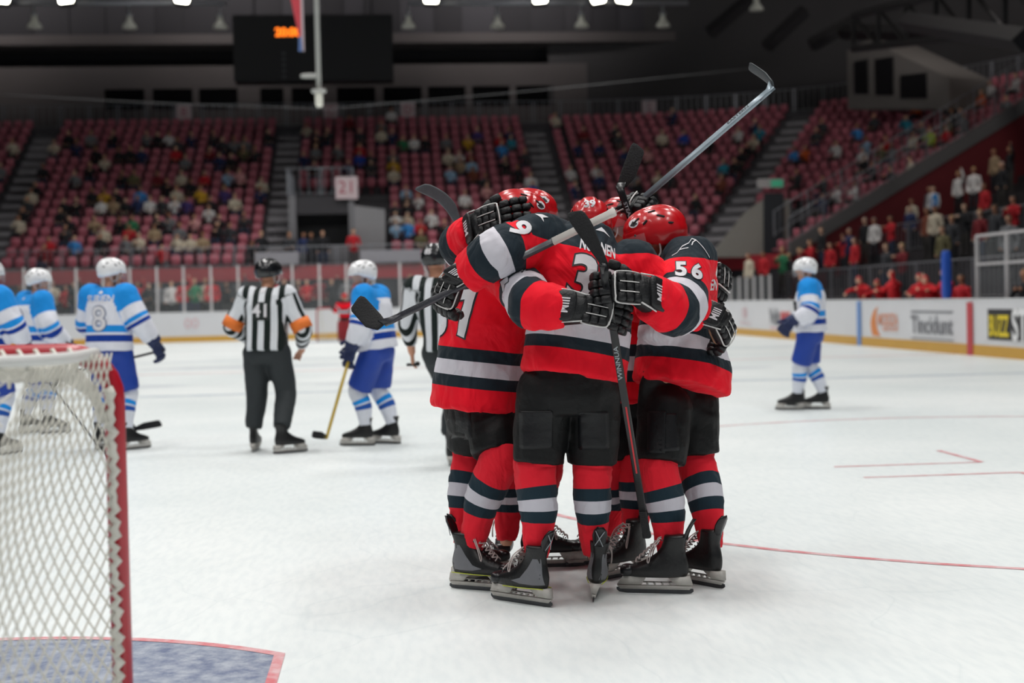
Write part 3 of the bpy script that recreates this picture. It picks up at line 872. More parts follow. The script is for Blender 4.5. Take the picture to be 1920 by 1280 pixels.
# ---- red end wall of the corner block, rising to the right, with stair edge and railing
bm = bmesh.new()
ug = [CU + R0 + x for x in np.linspace(-.3, 15, 12)]
def zg(u): return ZB + (u - CU - R0) * DZ / DR + .25
extrude_poly(bm, [(ug[0], CV, 0), (ug[-1], CV, 0), (ug[-1], CV, zg(ug[-1])), (ug[0], CV, zg(ug[0]))], (0, .3, 0))
rink_obj('wall_red', bm, REDW, kind='structure', label='dark red end wall sloping up beside the terraces', cat='wall')
bm = bmesh.new()
extrude_poly(bm, [(ug[0], CV - .05, zg(ug[0]) - .02), (ug[-1], CV - .05, zg(ug[-1]) - .02), (ug[-1], CV - .05, zg(ug[-1]) + .55), (ug[0], CV - .05, zg(ug[0]) + .55)], (0, .4, 0))
rink_obj('trim_3', bm, mat('stair_edge', '#5d5b5c', .85), kind='structure', label='grey sloping kerb on top of the red wall', cat='kerb')
railing('slope_railing', [V((u, CV + .15)) for u in ug], .55, 1.5, 'steel railing climbing along the top of the red wall', .4, zf=lambda i: zg(ug[i]))
railing('upper_slope_railing', [V((u, CV + 2.2)) for u in ug], .9, 1.9, 'second steel railing behind the red wall railing', .5, zf=lambda i: zg(ug[i]))

# ---- standing terraces on the right behind the benches
T0, TZ, TD, TH, NT = 16.9, 1.15, 0.85, 0.42, 12
bm = bmesh.new()
for k in range(NT):
    box(bm, (T0 + k * TD, 12.0, 0), (T0 + (k + 1) * TD, CV - .4, TZ + k * TH))
rink_obj('floor_terrace', bm, mat('terrace_dark', '#2e2b2f', .9, var=.15), kind='structure', label='dark stepped standing terrace behind the benches', cat='terrace')
railing('terrace_railing', [V((T0 - .05, v)) for v in np.linspace(14, CV - .6, 19)], TZ + .0, TZ + 1.05, 'steel railing in front of the standing terrace behind the benches', .25)
railing('terrace_mid_railing', [V((T0 + 4 * TD, v)) for v in np.linspace(14, CV - .6, 19)], TZ + 4 * TH, TZ + 4 * TH + 1.0, 'steel railing halfway up the standing terrace', .3)
bm = bmesh.new(); box(bm, (T0 - .3, 12.0, 0), (T0 - .1, CV - .5, TZ)); rink_obj('wall_terrace', bm, REDW, kind='structure', label='low red wall at the foot of the terrace', cat='wall')
# white advert panels on the front railing beside the tunnel
for i, (a, b) in enumerate(((478, 560), (675, 790))):
    ua, ub = uend(a, V0 - .3, 465), uend(b, V0 - .3, 465)
    bm = bmesh.new(); box(bm, (ua, V0 - .34, 3.1), (ub, V0 - .3, 3.62))
    rink_obj('railing_banner', bm, mat('pale_banner', '#9c9ba2', .7, var=.05), label=['plain pale banner on the railing left of the tunnel', 'plain pale banner on the railing right of the tunnel'][i], cat='banner')

# ================================================================== HUNG FROM THE ROOF
SB = thing('scoreboard', (0, 0, 0), 'large black scoreboard box with one orange digit row lit', 'scoreboard', M=RM)
vs = 66.0
x0, x1 = uend(437, vs, 90), uend(737, vs, 90); zb, zt2 = zend(152, vs, 590), zend(27, vs, 590)
bm = bmesh.new(); box(bm, (x0, vs, zb), (x1, vs + 1.2, zt2)); bmesh.ops.bevel(bm, geom=bm.edges[:], offset=.05, segments=2, affect='EDGES'); rink_obj('housing', bm, mat('scoreboard_black', '#0f1014', .55, var=.2, scale=.6), SB)
bm = bmesh.new(); 
for i in range(7):
    for j in range(2):
        pass
me = text_mesh('20:00', .55, .02); me.transform(Matrix.Translation((uend(540, vs, 60), vs - .02, zend(61, vs, 540))) @ Matrix.Rotation(math.pi / 2, 4, 'X')); rink_obj('lit_digits', me, mat('orange_led', '#ff7a1c', .5, emit=2.0), SB)
for i in range(5):
    bm = bmesh.new(); box(bm, (uend(533, vs) - .09, vs - .015, zend(100 + i * 11, vs, 533) - .06), (uend(533, vs) + .09, vs + .01, zend(100 + i * 11, vs, 533) + .06)); rink_obj('unlit_digit', bm, mat('led_grey', '#4a4a50', .5), SB)
for uu2 in (x0 + 1, x1 - 1):
    bm = bmesh.new(); tube(bm, [(uu2, vs + .6, zt2 - .05), (uu2, vs + .6, 23.6)], .04, 6); rink_obj('hanger_cable', bm, TRUSS, SB)
# hanging white pole with a camera at its end
HP = thing('hanging_pole', (0, 0, 0), 'thin white pole hanging from the roof with a small camera at its lower end', 'pole', M=RM)
WP = mat('pole_white', '#b9bab6', .5)
def hp(px, py): return cpt(px, py, 38)
p0, p1 = hp(598, 178), hp(598, -60)
bm = bmesh.new(); tube(bm, [V((p0.x, p0.y, p0.z)), V((p0.x, p0.y, 23.6))], .065, 8); rink_obj('pole', bm, WP, HP, smooth=True)
bm = bmesh.new(); superq(bm, (p0.x, p0.y, p0.z - .12), V((.1, 0, 0)), V((0, .1, 0)), V((0, 0, .2)), .5); rink_obj('camera_head', bm, mat('camera_white', '#e8e8dc', .4, emit=.15), HP, smooth=True)  # head's brightness helped by a faint glow in the material
bm = bmesh.new(); superq(bm, (p0.x, p0.y, p0.z + .1), V((.2, 0, 0)), V((0, .2, 0)), V((0, 0, .05)), .6); rink_obj('collar', bm, WP, HP, smooth=True)
bm = bmesh.new(); superq(bm, (p0.x - .2, p0.y, p0.z + .5), V((.28, 0, 0)), V((0, .06, 0)), V((0, 0, .06)), .6); rink_obj('bracket', bm, WP, HP, smooth=True)
# red, white and blue pennant
a_, b_, c_ = cpt(537, -40, 34), cpt(562, -40, 34), cpt(566, 96, 34)
PN = thing('pennant', (0, 0, 0), 'narrow red hanging pennant with a blue tip', 'pennant', M=RM)
def strip_cloth(pts, m_, nm):
    bm = bmesh.new(); extrude_poly(bm, pts, RM.to_3x3().inverted() @ V((0, .03, 0))); rink_obj(nm, bm, m_, PN)
strip_cloth([a_, b_, b_.lerp(c_, .8), a_.lerp(c_, .8)], mat('pennant_red', '#c8434e', .7, var=.1), 'red_cloth')
strip_cloth([a_.lerp(c_, .8), b_.lerp(c_, .8), c_ + V((.03, 0, 0)), c_ - V((.08, 0, 0))], mat('pennant_blue', '#5873a8', .7), 'blue_tip')
strip_cloth([b_, b_ + V((.06, 0, 0)), c_ + V((.06, 0, 0)), c_], mat('pennant_white', '#b9a9ae', .7), 'white_edge')
# pipe, bell lamps and floodlights
VL = 60.0
PIPE = mat('galvanised_pipe', '#8d9096', .4, .5)
zp = zend(6, VL, 250)
def pipe_run(pa, pb, label):
    bm = bmesh.new(); tube(bm, [(uend(pa, VL, 5), VL, zend(6, VL, pa)), (uend(pb, VL, 5), VL, zend(6, VL, pb))], .11, 8)
    rink_obj('lamp_pipe', bm, PIPE, label=label, cat='pipe', smooth=True)
pipe_run(-60, 425, 'horizontal steel lamp pipe left of the scoreboard')
pipe_run(765, 1290, 'horizontal steel lamp pipe right of the scoreboard')
LAMP = mat('lamp_enamel', '#b5b6ad', .35, emit=.05)  # faint glow put into the enamel to lift the unlit shades
names = ['first', 'second', 'third', 'fourth', 'fifth', 'sixth', 'seventh', 'eighth']
for i, (px, py) in enumerate(((65, 45), (243, 46), (413, 46), (766, 45), (933, 45), (1090, 44), (1243, 43), (1418, 12))):
    p = V((uend(px, VL, py), VL, zend(py, VL, px)))
    L_ = thing('bell_lamp', p, '%s unlit bell-shaped lamp from the left below the roof pipe' % names[i], 'lamp', 'bell lamps under the roof pipe', M=RM @ Matrix.Translation(p))
    bm = bmesh.new(); X, Y = V((1, 0, 0)), V((0, 1, 0))
    rings(bm, [(V((0, 0, z)), X * r, Y * r) for z, r in ((-.18, .30), (-.16, .33), (-.02, .27), (.08, .17), (.2, .12), (.42, .1))], 16, 1); rink_obj('lamp_shade', bm, LAMP, L_, smooth=True)
    bm = bmesh.new(); rings(bm, [(V((0, 0, z)), X * .045, Y * .045) for z in (.4, (zend(6, VL, px) - .115 - p.z) if i < 7 else 4.0)], 8, 1); rink_obj('stem', bm, PIPE, L_, smooth=True)
    bm = bmesh.new(); rings(bm, [(V((0, 0, z)), X * r, Y * r) for z, r in ((.36, .15), (.46, .15))], 10, 1); rink_obj('collar', bm, PIPE, L_, smooth=True)
FL = mat('lit_floodlight', '#fffbe6', .4, emit=14)
for i, (px, py) in enumerate(((10, 2), (128, 2), (345, 2), (808, 2), (1010, 2), (1118, 2), (1166, 2))):
    p = V((uend(px, VL, py), VL - .4, zend(py, VL, px)))
    F_ = thing('floodlight', p, '%s lit floodlight from the left on the roof pipe' % names[i], 'floodlight', 'lit floodlights on the roof pipe', M=RM @ Matrix.Translation(p) @ Matrix.Rotation(-.5, 4, 'X') @ Matrix.Rotation(rng.uniform(-.25, .25), 4, 'Y'))
    bm = bmesh.new(); superq(bm, (0, 0.1, 0.02), V((.34, 0, 0)), V((0, .16, 0)), V((0, 0, .28)), .3); rink_obj('housing', bm, TRUSS, F_, smooth=True)
    bm = bmesh.new(); superq(bm, (0, -.06, 0), V((.31, 0, 0)), V((0, .05, 0)), V((0, 0, .25)), .3); rink_obj('lens', bm, FL, F_, smooth=True)
    bm = bmesh.new(); tube(bm, [(-.36, .1, 0), (-.36, .1, .38), (.36, .1, .38), (.36, .1, 0)], .03, 6); rink_obj('yoke', bm, PIPE, F_, smooth=True)

# thin cables that carry the safety net above the end glass
for i, (a, b, lb) in enumerate((((-20, 176), (590, 203), 'thin pale safety cable sagging across the upper left of the stand'), ((590, 206), (1420, 127), 'thin pale safety cable rising behind the raised sticks'))):
    bm = bmesh.new(); A_, B_ = cpt(a[0], a[1], 57), cpt(b[0], b[1], 57); tube(bm, [A_, A_.lerp(B_, .5) + V((0, 0, -.06)), B_], .012, 5, 6)
    rink_obj('safety_cable', bm, mat('cable_grey', '#6a6a6c', .6), label=lb, cat='cable', smooth=True)

# ================================================================== SEATS AND SPECTATORS
SEATM = mat('maroon_seat', '#bf6b7a', .5, var=.12, scale=3)
def seat_bm(bm, M):
    X, Y, Z = (M.to_3x3() @ V(a) for a in ((1, 0, 0), (0, 1, 0), (0, 0, 1)))
    def blk(c, h, e=.4): superq(bm, M @ V(c), X * h[0], Y * h[1], Z * h[2], e, 8, 4)
    blk((0, -.19, .66), (.215, .035, .2)); blk((0, -.02, .45), (.21, .17, .035))
    blk((0, -.17, .28), (.05, .04, .2))
bm = bmesh.new(); seat_bm(bm, Matrix.Identity(4)); SEAT_ME = to_mesh(bm, 'seat'); SEAT_ME.materials.append(SEATM)
SEAT_ME.polygons.foreach_set('use_smooth', [True] * len(SEAT_ME.polygons))
SLOTS = []      # row, section, number in the row, matrix (rink frame, occupant faces +Y local)
SECT = {0: 'far left block', 1: 'wide left block', 2: 'tunnel block', 3: 'raised stick block', 4: 'corner block'}
def flat_slots(k, s, u0, u1):
    n = int((u1 - u0) / .53); 
    for i in range(n):
        u = u0 + (i + .5) * (u1 - u0) / n
        if s == 2 and ((k < 8 and u < 1.9) ): continue
        SLOTS.append((k, s, i + 1, Matrix.Translation((u, V0 + k * DR + .42, ZB + k * DZ)) @ Matrix.Rotation(math.pi, 4, 'Z')))
def arc_slots(k, s, t0, t1, n0=0):
    r = R0 + k * DR + .42
    n = int(r * (t1 - t0) / .53)
    for i in range(n):
        t = t0 + (i + .5) * (t1 - t0) / n
        SLOTS.append((k, s, n0 + i + 1, Matrix.Translation((CU + r * math.sin(t), CV + r * math.cos(t), ZB + k * DZ)) @ Matrix.Rotation(math.pi - t, 4, 'Z')))
for k in range(NR):
    flat_slots(k, 0, -27.5, -15.7)
    flat_slots(k, 1, -14.3, -3.6)
    flat_slots(k, 2, -2.3, 8.85)
    flat_slots(k, 3, 10.15, CU)
    rr_ = R0 + k * DR
    arc_slots(k, 3, 0.0, TH4 - .75 / rr_, 1)
    if k > 4: arc_slots(k, 4, TH4 + .75 / rr_, math.pi / 2 - .75 / rr_)
    else: arc_slots(k, 4, math.radians(66), math.pi / 2 - .75 / rr_)

# ---- spectator bodies: one continuous mesh each, a few poses, shared by many
def figure(bones, voxel=.032, name='person'):
    """bones: (points, radii, material) ; materials 0 top, 1 skin, 2 trousers, 3 hair or hat, 4 shoes"""
    bm = bmesh.new()
    for pts, rad, mi in bones:
        if len(pts) == 1: ball(bm, pts[0], rad, 10, 8)
        else:
            tube(bm, pts, rad, 8)
            for p, r in ((pts[0], rad[0] if not isinstance(rad, float) else rad), (pts[-1], rad[-1] if not isinstance(rad, float) else rad)): ball(bm, p, r * .98, 8, 6)
    me = remesh(bm, voxel, 2, name)
    P = verts_np(me); polys = me.polygons
    cen = np.array([P[list(f.vertices)].mean(0) for f in polys])
    best = np.full(len(cen), 1e9); mi_ = np.zeros(len(cen), int)
    for pts, rad, mi in bones:
        pts = [np.array(V(p)) for p in pts]
        segs = list(zip(pts, pts[1:])) or [(pts[0], pts[0])]
        r0 = rad if isinstance(rad, float) else (min(rad) if len(pts) > 1 else min(rad))
        if isinstance(rad, tuple) and len(pts) == 1: r0 = sum(rad) / 3
        for a, b in segs:
            d = b - a; L2 = max(1e-9, d @ d)
            t = np.clip(((cen - a) @ d) / L2, 0, 1)
            dist = np.linalg.norm(cen - (a + t[:, None] * d), axis=1) / r0
            w = dist < best; best[w] = dist[w]; mi_[w] = mi
    head = V(bones[0][0][0])
    isk = (mi_ == 1) & (np.linalg.norm(cen - np.array(head), axis=1) < .16)
    hair = isk & ((cen[:, 2] > head.z + .045) | ((cen[:, 1] < head.y - .01) & (cen[:, 2] > head.z - .07)))
    mi_[hair] = 3
    polys.foreach_set('material_index', mi_.astype(np.int32)); polys.foreach_set('use_smooth', [True] * len(polys))
    for i in range(5): me.materials.append(None)
    return me
def limbs(head, chest, pelvis, arms, legs, sh=.19, hipw=.1, coat=1.0):
    h, c, p = V(head), V(chest), V(pelvis)
    B = [([h], (.085, .1, .118), 1), ([h + V((0, .1, -.02)), h + V((0, .07, 0))], .02, 1), ([c + V((0, 0, .06)), h], .05, 1),
         ([c, c.lerp(p, .5), p], [.135 * coat, .14 * coat, .145 * coat], 0), ([c + V((-sh, 0, 0)), c + V((sh, 0, 0))], .085, 0)]
    for s, (el, ha) in zip((-1, 1), arms):
        B.append(([c + V((s * sh, 0, 0)), V(el), V(el).lerp(V(ha), .85)], [.07, .055, .045], 0))
        B.append(([V(ha)], (.042, .042, .05), 1))
    for s, (kn, an) in zip((-1, 1), legs):
        B.append(([p + V((s * hipw, 0, 0)), V(kn), V(an)], [.095, .075, .055], 2))
        B.append(([V(an) + V((0, -.02, -.03)), V(an) + V((0, .16, -.05))], .045, 4))
    return B
SEATED = [figure(limbs((0, .0, 1.24), (0, -.03, .97), (0, -.06, .56), a, ((( -.12, .40, .55), (-.12, .38, .08)), ((.12, .40, .55), (.12, .38, .08))))) for a in (
    (((-.26, .06, .72), (-.1, .3, .64)), ((.26, .06, .72), (.1, .3, .64))),
    (((-.25, .12, .76), (-.04, .33, .95)), ((.25, .12, .76), (.04, .33, .95))),
    (((-.27, .02, .7), (-.14, .34, .6)), ((.25, .14, .8), (.06, .14, 1.12))))]
lg = (((-.11, .03, .5), (-.12, 0, .08)), ((.11, .03, .5), (.12, 0, .08)))
STANDING = [figure(limbs((0, .03, 1.62), (0, 0, 1.34), (0, 0, .95), a, lg)) for a in (
    (((-.27, 0, 1.08), (-.25, .06, .84)), ((.27, 0, 1.08), (.25, .06, .84))),
    (((-.27, .1, 1.12), (-.05, .34, 1.32)), ((.27, .1, 1.12), (.05, .34, 1.32))),
    (((-.3, .08, 1.5), (-.22, .12, 1.82)), ((.27, 0, 1.08), (.25, .06, .84))),
    (((-.28, .02, 1.08), (-.1, .22, 1.05)), ((.28, .02, 1.08), (.1, .2, 1.0))))]
SKIN = [mat('skin_%d' % i, c, .6) for i, c in enumerate(('#d9a98c', '#c99579', '#e0b79c', '#a9775c'))]
HAIR = [mat('hair_%d' % i, c, .7) for i, c in enumerate(('#2a211c', '#4b3524', '#1c1a1a', '#7a5a38', '#8b8580', '#b59a6a'))]
TROU = [mat('trousers_%d' % i, c, .8) for i, c in enumerate(('#22242b', '#2f3a52', '#3b3836', '#1a1a1d'))]
SHOE = mat('shoe_dark', '#1b1b1d', .6)
TOPC = {'black': '#1c1d22', 'dark grey': '#3a3b40', 'grey': '#77787c', 'white': '#dfdcdb', 'cream': '#d3c7b2', 'navy': '#25335e', 'red': '#c5202c', 'dark red': '#7b1a24', 'blue': '#3f8fd4',
        'yellow': '#d8a92e', 'green': '#2e7d55', 'teal': '#2b8fa8', 'pink': '#dba0a0', 'beige': '#ad9577', 'olive': '#6b6546', 'purple': '#4c3a78', 'pale blue': '#9fc0dc', 'orange': '#d8622a', 'royal blue': '#1f46a8', 'brown': '#7a3f2c', 'lime': '#b6cf3a'}
TOPM = {k: mat('top_' + k.replace(' ', '_'), c, .8, var=.15, scale=6) for k, c in TOPC.items()}
def spectator(me, M, top, label, group, rnd, name='person', hat=None, trousers=None):
    o = bpy.data.objects.new(name, me); COL.objects.link(o)
    s = rnd.uniform(.95, 1.06)
    o.matrix_world = RM @ M @ Matrix.Rotation(rnd.uniform(-.25, .25), 4, 'Z') @ Matrix.Diagonal((s, s, s, 1))
    ms = [TOPM[top], rnd.choice(SKIN), trousers or rnd.choice(TROU), hat or rnd.choice(HAIR), SHOE]
    for sl, m_ in zip(o.material_slots, ms):
        sl.link = 'OBJECT'; sl.material = m_
    o['label'] = label; o['category'] = 'person'; o['group'] = group
    return o
rnd = random.Random(11)
slot_px = []
for k, s, i, M in SLOTS:
    p = proj(RM @ (M @ V((0, 0, .95)))); slot_px.append((p[0], p[1]))
slot_px = np.array(slot_px)
# spectators that can be made out in the photograph (pixel of the chest, top)
SEEN = [(60, 275, 'white'), (48, 287, 'cream'), (55, 315, 'black'), (94, 268, 'cream'), (20, 352, 'white'), (55, 372, 'cream'), (25, 390, 'dark grey'), (34, 430, 'cream'), (65, 345, 'black'), (15, 412, 'black'),
        (172, 295, 'black'), (163, 312, 'black'), (222, 265, 'black'), (213, 290, 'black'), (240, 292, 'black'), (296, 265, 'black'), (365, 265, 'navy'), (405, 262, 'dark grey'), (455, 277, 'grey'), (435, 275, 'grey'), (495, 255, 'black'),
        (398, 285, 'dark red'), (415, 295, 'navy'), (345, 295, 'grey'), (296, 327, 'dark red'), (337, 328, 'cream'), (393, 330, 'red'), (430, 327, 'pale blue'), (449, 325, 'pink'), (240, 330, 'black'), (258, 335, 'olive'), (312, 347, 'black'),
        (192, 367, 'yellow'), (185, 388, 'white'), (207, 388, 'beige'), (268, 365, 'blue'), (284, 386, 'white'), (325, 385, 'white'), (328, 368, 'cream'), (368, 367, 'yellow'), (381, 402, 'white'), (442, 385, 'cream'), (503, 345, 'cream'), (508, 368, 'navy'),
        (345, 380, 'purple'), (265, 384, 'navy'), (305, 383, 'dark grey'), (400, 380, 'black'), (424, 365, 'purple'), (140, 385, 'black'), (125, 388, 'black'), (172, 365, 'black'), (215, 365, 'black'), (226, 385, 'black'), (117, 410, 'black'), (135, 425, 'black'),
        (172, 425, 'beige'), (235, 425, 'black'), (255, 425, 'green'), (250, 442, 'red'), (300, 445, 'beige'), (420, 420, 'black'), (375, 445, 'beige'), (333, 437, 'grey'), (318, 412, 'grey'), (360, 410, 'pink'),
        (102, 466, 'red'), (146, 462, 'blue'), (190, 460, 'black'), (228, 460, 'grey'), (300, 465, 'red'), (330, 460, 'cream'), (350, 458, 'cream'), (272, 462, 'cream'), (495, 470, 'black'),
        (577, 245, 'cream'), (592, 262, 'dark grey'), (668, 252, 'dark grey'), (705, 245, 'grey'), (706, 260, 'cream'), (667, 293, 'royal blue'), (592, 290, 'grey'), (630, 290, 'grey'), (648, 307, 'navy'), (705, 295, 'dark grey'), (706, 320, 'dark grey'), (592, 308, 'black'),
        (743, 257, 'navy'), (778, 262, 'white'), (760, 275, 'green'), (743, 310, 'yellow'), (745, 328, 'cream'), (800, 262, 'black'), (832, 265, 'grey'), (870, 272, 'yellow'), (888, 255, 'purple'), (928, 270, 'red'), (960, 272, 'teal'), (945, 285, 'blue'), (990, 290, 'dark grey'),
        (842, 322, 'pale blue'), (878, 308, 'pale blue'), (855, 300, 'white'), (752, 362, 'pale blue'), (793, 378, 'white'), (865, 372, 'white'), (812, 402, 'white'), (738, 395, 'dark grey'), (772, 395, 'black'), (795, 435, 'red'), (735, 436, 'pale blue'), (775, 436, 'blue'), (835, 432, 'black'), (752, 415, 'white'),
        (955, 305, 'black'), (975, 320, 'black'), (920, 335, 'dark grey'), (1000, 335, 'white'), (1005, 345, 'royal blue'), (905, 355, 'pink'),
        (1062, 318, 'white'), (1118, 318, 'white'), (1072, 275, 'navy'), (1125, 272, 'navy'), (1130, 345, 'navy'), (1075, 352, 'navy'), (1246, 265, 'cream'), (1282, 257, 'royal blue'), (1208, 295, 'pink'), (1235, 328, 'cream'), (1388, 255, 'white'), (1423, 243, 'teal'), (1430, 262, 'cream'), (1362, 308, 'teal'), (1385, 295, 'black'), (1400, 305, 'black'), (1200, 345, 'black'), (1298, 385, 'black'), (1170, 265, 'dark grey'), (1395, 275, 'black'),
        (1567, 287, 'white'), (1615, 245, 'blue'), (1617, 280, 'pale blue'), (1620, 297, 'white'), (1660, 272, 'red'), (1648, 290, 'olive'), (1540, 235, 'dark grey'), (1500, 290, 'orange'), (1483, 295, 'blue'), (1640, 220, 'dark grey'), (1735, 240, 'grey'), (1750, 255, 'lime'), (1695, 238, 'teal'), (1720, 198, 'orange'), (1860, 165, 'white'), (1898, 160, 'white'), (1800, 180, 'orange'), (1838, 185, 'orange'), (1785, 215, 'grey'), (1575, 355, 'white'), (1715, 265, 'cream')]
taken = {}
for px, py, c in SEEN:
    d = (slot_px[:, 0] - px) ** 2 + ((slot_px[:, 1] - py) * 1.3) ** 2
    for j in np.argsort(d)[:6]:
        if int(j) not in taken and d[j] < 900:
            taken[int(j)] = c; break
FILL = ['black'] * 6 + ['dark grey'] * 5 + ['navy'] * 2 + ['grey'] * 3 + ['cream'] * 2 + ['white', 'beige', 'dark red', 'olive', 'brown', 'red']
inview = [j for j in range(len(SLOTS)) if -20 < slot_px[j, 0] < 1940 and -20 < slot_px[j, 1] < 520]
rnd.shuffle(inview)
for j in inview:
    if len(taken) >= 228: break
    k, s, i, M = SLOTS[j]
    pr = {0: .35, 1: .5, 2: .6, 3: .45, 4: .5}[s] * (1.0 if 2 < k < 14 else .45)
    if j not in taken and rnd.random() < pr: taken[j] = rnd.choice(FILL)
for j, c in sorted(taken.items()):
    k, s, i, M = SLOTS[j]
    spectator(rnd.choice(SEATED), M, c, 'person in %s top seated in row %s of the %s, place %s' % (c, words(k + 1), SECT[s], words(i)), 'seated spectators of the end stand', rnd)
free = [j for j in range(len(SLOTS)) if j not in taken]
free.sort(key=lambda j: (RM @ SLOTS[j][3].translation).y if -10 < slot_px[j, 0] < 1930 else 999)
for n_, j in enumerate(free[:300]):
    k, s, i, M = SLOTS[j]
    o = bpy.data.objects.new('stadium_seat', SEAT_ME); COL.objects.link(o); o.matrix_world = RM @ M
    o['label'] = 'empty maroon seat in row %s of the %s, place %s' % (words(k + 1), SECT[s], words(i)); o['category'] = 'seat'; o['group'] = 'empty seats in row %s of the %s' % (words(k + 1), SECT[s])
bm = bmesh.new()
for j in free[300:]: seat_bm(bm, SLOTS[j][3])
for j in taken: seat_bm(bm, SLOTS[j][3])
rink_obj('stadium_seats', bm, SEATM, label='remaining rows of small maroon seats higher up the end stand', cat='seats', kind='stuff', smooth=True)

# ---- people standing behind the end glass, at the railing and on the terraces
fence_tops = ['black', 'dark grey', 'black', 'navy', 'cream', 'red', 'black', 'dark red', 'grey', 'black', 'pink', 'red', 'black', 'grey', 'white', 'red', 'green', 'cream', 'red', 'black', 'dark grey', 'red', 'white', 'black', 'red', 'dark red', 'black', 'grey', 'red', 'navy', 'white', 'black', 'red', 'dark grey']
pxs = [8, 38, 68, 84, 100, 124, 140, 168, 198, 220, 236, 258, 280, 300, 322, 345, 365, 386, 398, 425, 448, 512, 534, 560, 576, 600, 622, 650, 668, 690, 770, 792, 812, 838]
ordn = ['first', 'second', 'third', 'fourth', 'fifth', 'sixth', 'seventh', 'eighth', 'ninth', 'tenth', 'eleventh', 'twelfth', 'thirteenth', 'fourteenth', 'fifteenth', 'sixteenth', 'seventeenth', 'eighteenth', 'nineteenth', 'twentieth']
def ordi(i): return ordn[i] if i < 20 else ('twenty-' if i < 29 else 'thirty-') + ordn[(i - 20) if i < 29 else (i - 30)] if i != 29 else 'thirtieth'
for i, (px, c) in enumerate(zip(pxs, fence_tops)):
    v = VE + rnd.uniform(.7, 1.75)
    u = uend(px, v, 560)
    if u < -13.5: v = min(v, VE + 1.0)
    spectator(rnd.choice(STANDING), Matrix.Translation((u, v, .75)) @ Matrix.Rotation(math.pi, 4, 'Z'), c, 'person in %s top behind the end glass, %s from the left' % (c, ordi(i)), 'people standing behind the end glass', rnd)
for i, (px, py, c, D_) in enumerate(((493, 468, 'black', 59.3), (545, 462, 'dark grey', 59.6), (571, 452, 'navy', 60), (585, 450, 'black', 60.2), (606, 452, 'black', 59.8), (663, 448, 'red', 59.6))):
    p = RM.inverted() @ at(px, py, 61.6)
    spectator(STANDING[rnd.choice((0, 3))], Matrix.Translation((p.x, V0 + .35, ZB)) @ Matrix.Rotation(math.pi, 4, 'Z'), c, 'person in %s top standing at the railing below the tunnel, %s from the left' % (c, ordi(i)), 'people at the railing below the tunnel', rnd)
TER = [(1702, 350, 'cream', 0), (1745, 330, 'white', 0), (1735, 355, 'grey', 0), (1752, 365, 'blue', 0), (1790, 318, 'white', 2), (1828, 348, 'white', 0), (1843, 372, 'red', 0), (1880, 330, 'black', 0), (1896, 300, 'black', 2), (1905, 400, 'red', 1),
       (1860, 310, 'beige', 0), (1640, 430, 'white', 0), (1612, 425, 'black', 0), (1672, 440, 'red', 1), (1708, 420, 'navy', 0), (1738, 420, 'brown', 0), (1752, 425, 'cream', 0), (1590, 440, 'navy', 1), (1572, 455, 'red', 1), (1555, 470, 'red', 0), (1541, 455, 'black', 0),
       (1520, 480, 'red', 1), (1600, 470, 'red', 0), (1500, 490, 'dark red', 0), (1480, 500, 'dark grey', 0), (1468, 495, 'green', 1), (1790, 440, 'dark grey', 0), (1812, 412, 'black', 1), (1835, 430, 'dark red', 0), (1868, 420, 'dark grey', 0), (1888, 440, 'grey', 0), (1660, 485, 'dark grey', 0), (1690, 480, 'dark red', 1), (1770, 470, 'olive', 0), (1432, 500, 'red', 0), (1405, 505, 'cream', 0)]
for i, (px, py, c, pose) in enumerate(TER):
    # the terrace row whose height and column meet this pixel
    best = None
    for k in range(NT):
        u = T0 + (k + .5) * TD; z = TZ + k * TH
        for v in np.arange(20, CV - 1.0, .35):
            q = proj(rk(u, v, z + 1.15)); e = (q[0] - px) ** 2 + (q[1] - py) ** 2
            if best is None or e < best[0]: best = (e, u, v, z, k)
    e, u, v, z, k = best
    if px < 1545: u, v, z = None, None, None
    if u is None:
        q = RM.inverted() @ at(px, py, 55.0); M = Matrix.Translation((q.x, q.y, max(.0, q.z - 1.2))) ; u, v, z = q.x, q.y, max(-.04, q.z - 1.15)
    spectator(STANDING[pose], Matrix.Translation((u, v, z)) @ Matrix.Rotation(math.pi / 2 + .35, 4, 'Z'), c, 'person in %s top standing on the right terrace, number %s of the crowd there' % (c, words(i + 1)), 'people standing on the right terrace', rnd)

# ================================================================== HOCKEY FIGURES
UP = V((0, 0, 1))
def seg_dist(P, a, b):
    a = np.array(a); b = np.array(b); d = b - a
    t = np.clip(((P - a) @ d) / max(1e-9, d @ d), 0, 1)
    return np.linalg.norm(P - (a + t[:, None] * d), axis=1), t

RED, DK, WH = '#f0142a', '#202b33', '#d3d0d8'
LB, DB, WB = '#1f8fe0', '#123a94', '#e2e3ec'
RED_JERSEY = cloth_mat('red_jersey_cloth', [(0, RED), (.095, DK), (.15, WH), (.222, DK), (.278, RED)], [(0, RED), (.42, DK), (.52, WH), (.66, DK), (.77, RED)], yoke=DK)
BLUE_JERSEY = cloth_mat('blue_white_jersey_cloth', [(0, WB), (.085, DB), (.15, WB), (.172, LB), (.245, WB), (.475, LB)], [(0, LB), (.26, WB), (.46, LB), (.53, WB), (.555, DB), (.63, WB)])
def stripe_mat():
    m = cloth_mat('striped_shirt_cloth', [(0, '#1a2526'), (.5, '#1a2526')], None)
    nt = m.node_tree
    r = [n for n in nt.nodes if n.type == 'VALTORGB'][0]
    cr = r.color_ramp
    while len(cr.elements) > 1: cr.elements.remove(cr.elements[-1])
    cr.elements[0].color = lin('#17211f')
    n = 5
    for i in range(1, 2 * n):
        e = cr.elements.new(i / (2 * n)); e.color = lin('#d8dbe0') if i % 2 else lin('#17211f')
    return m
STRIPE = stripe_mat()
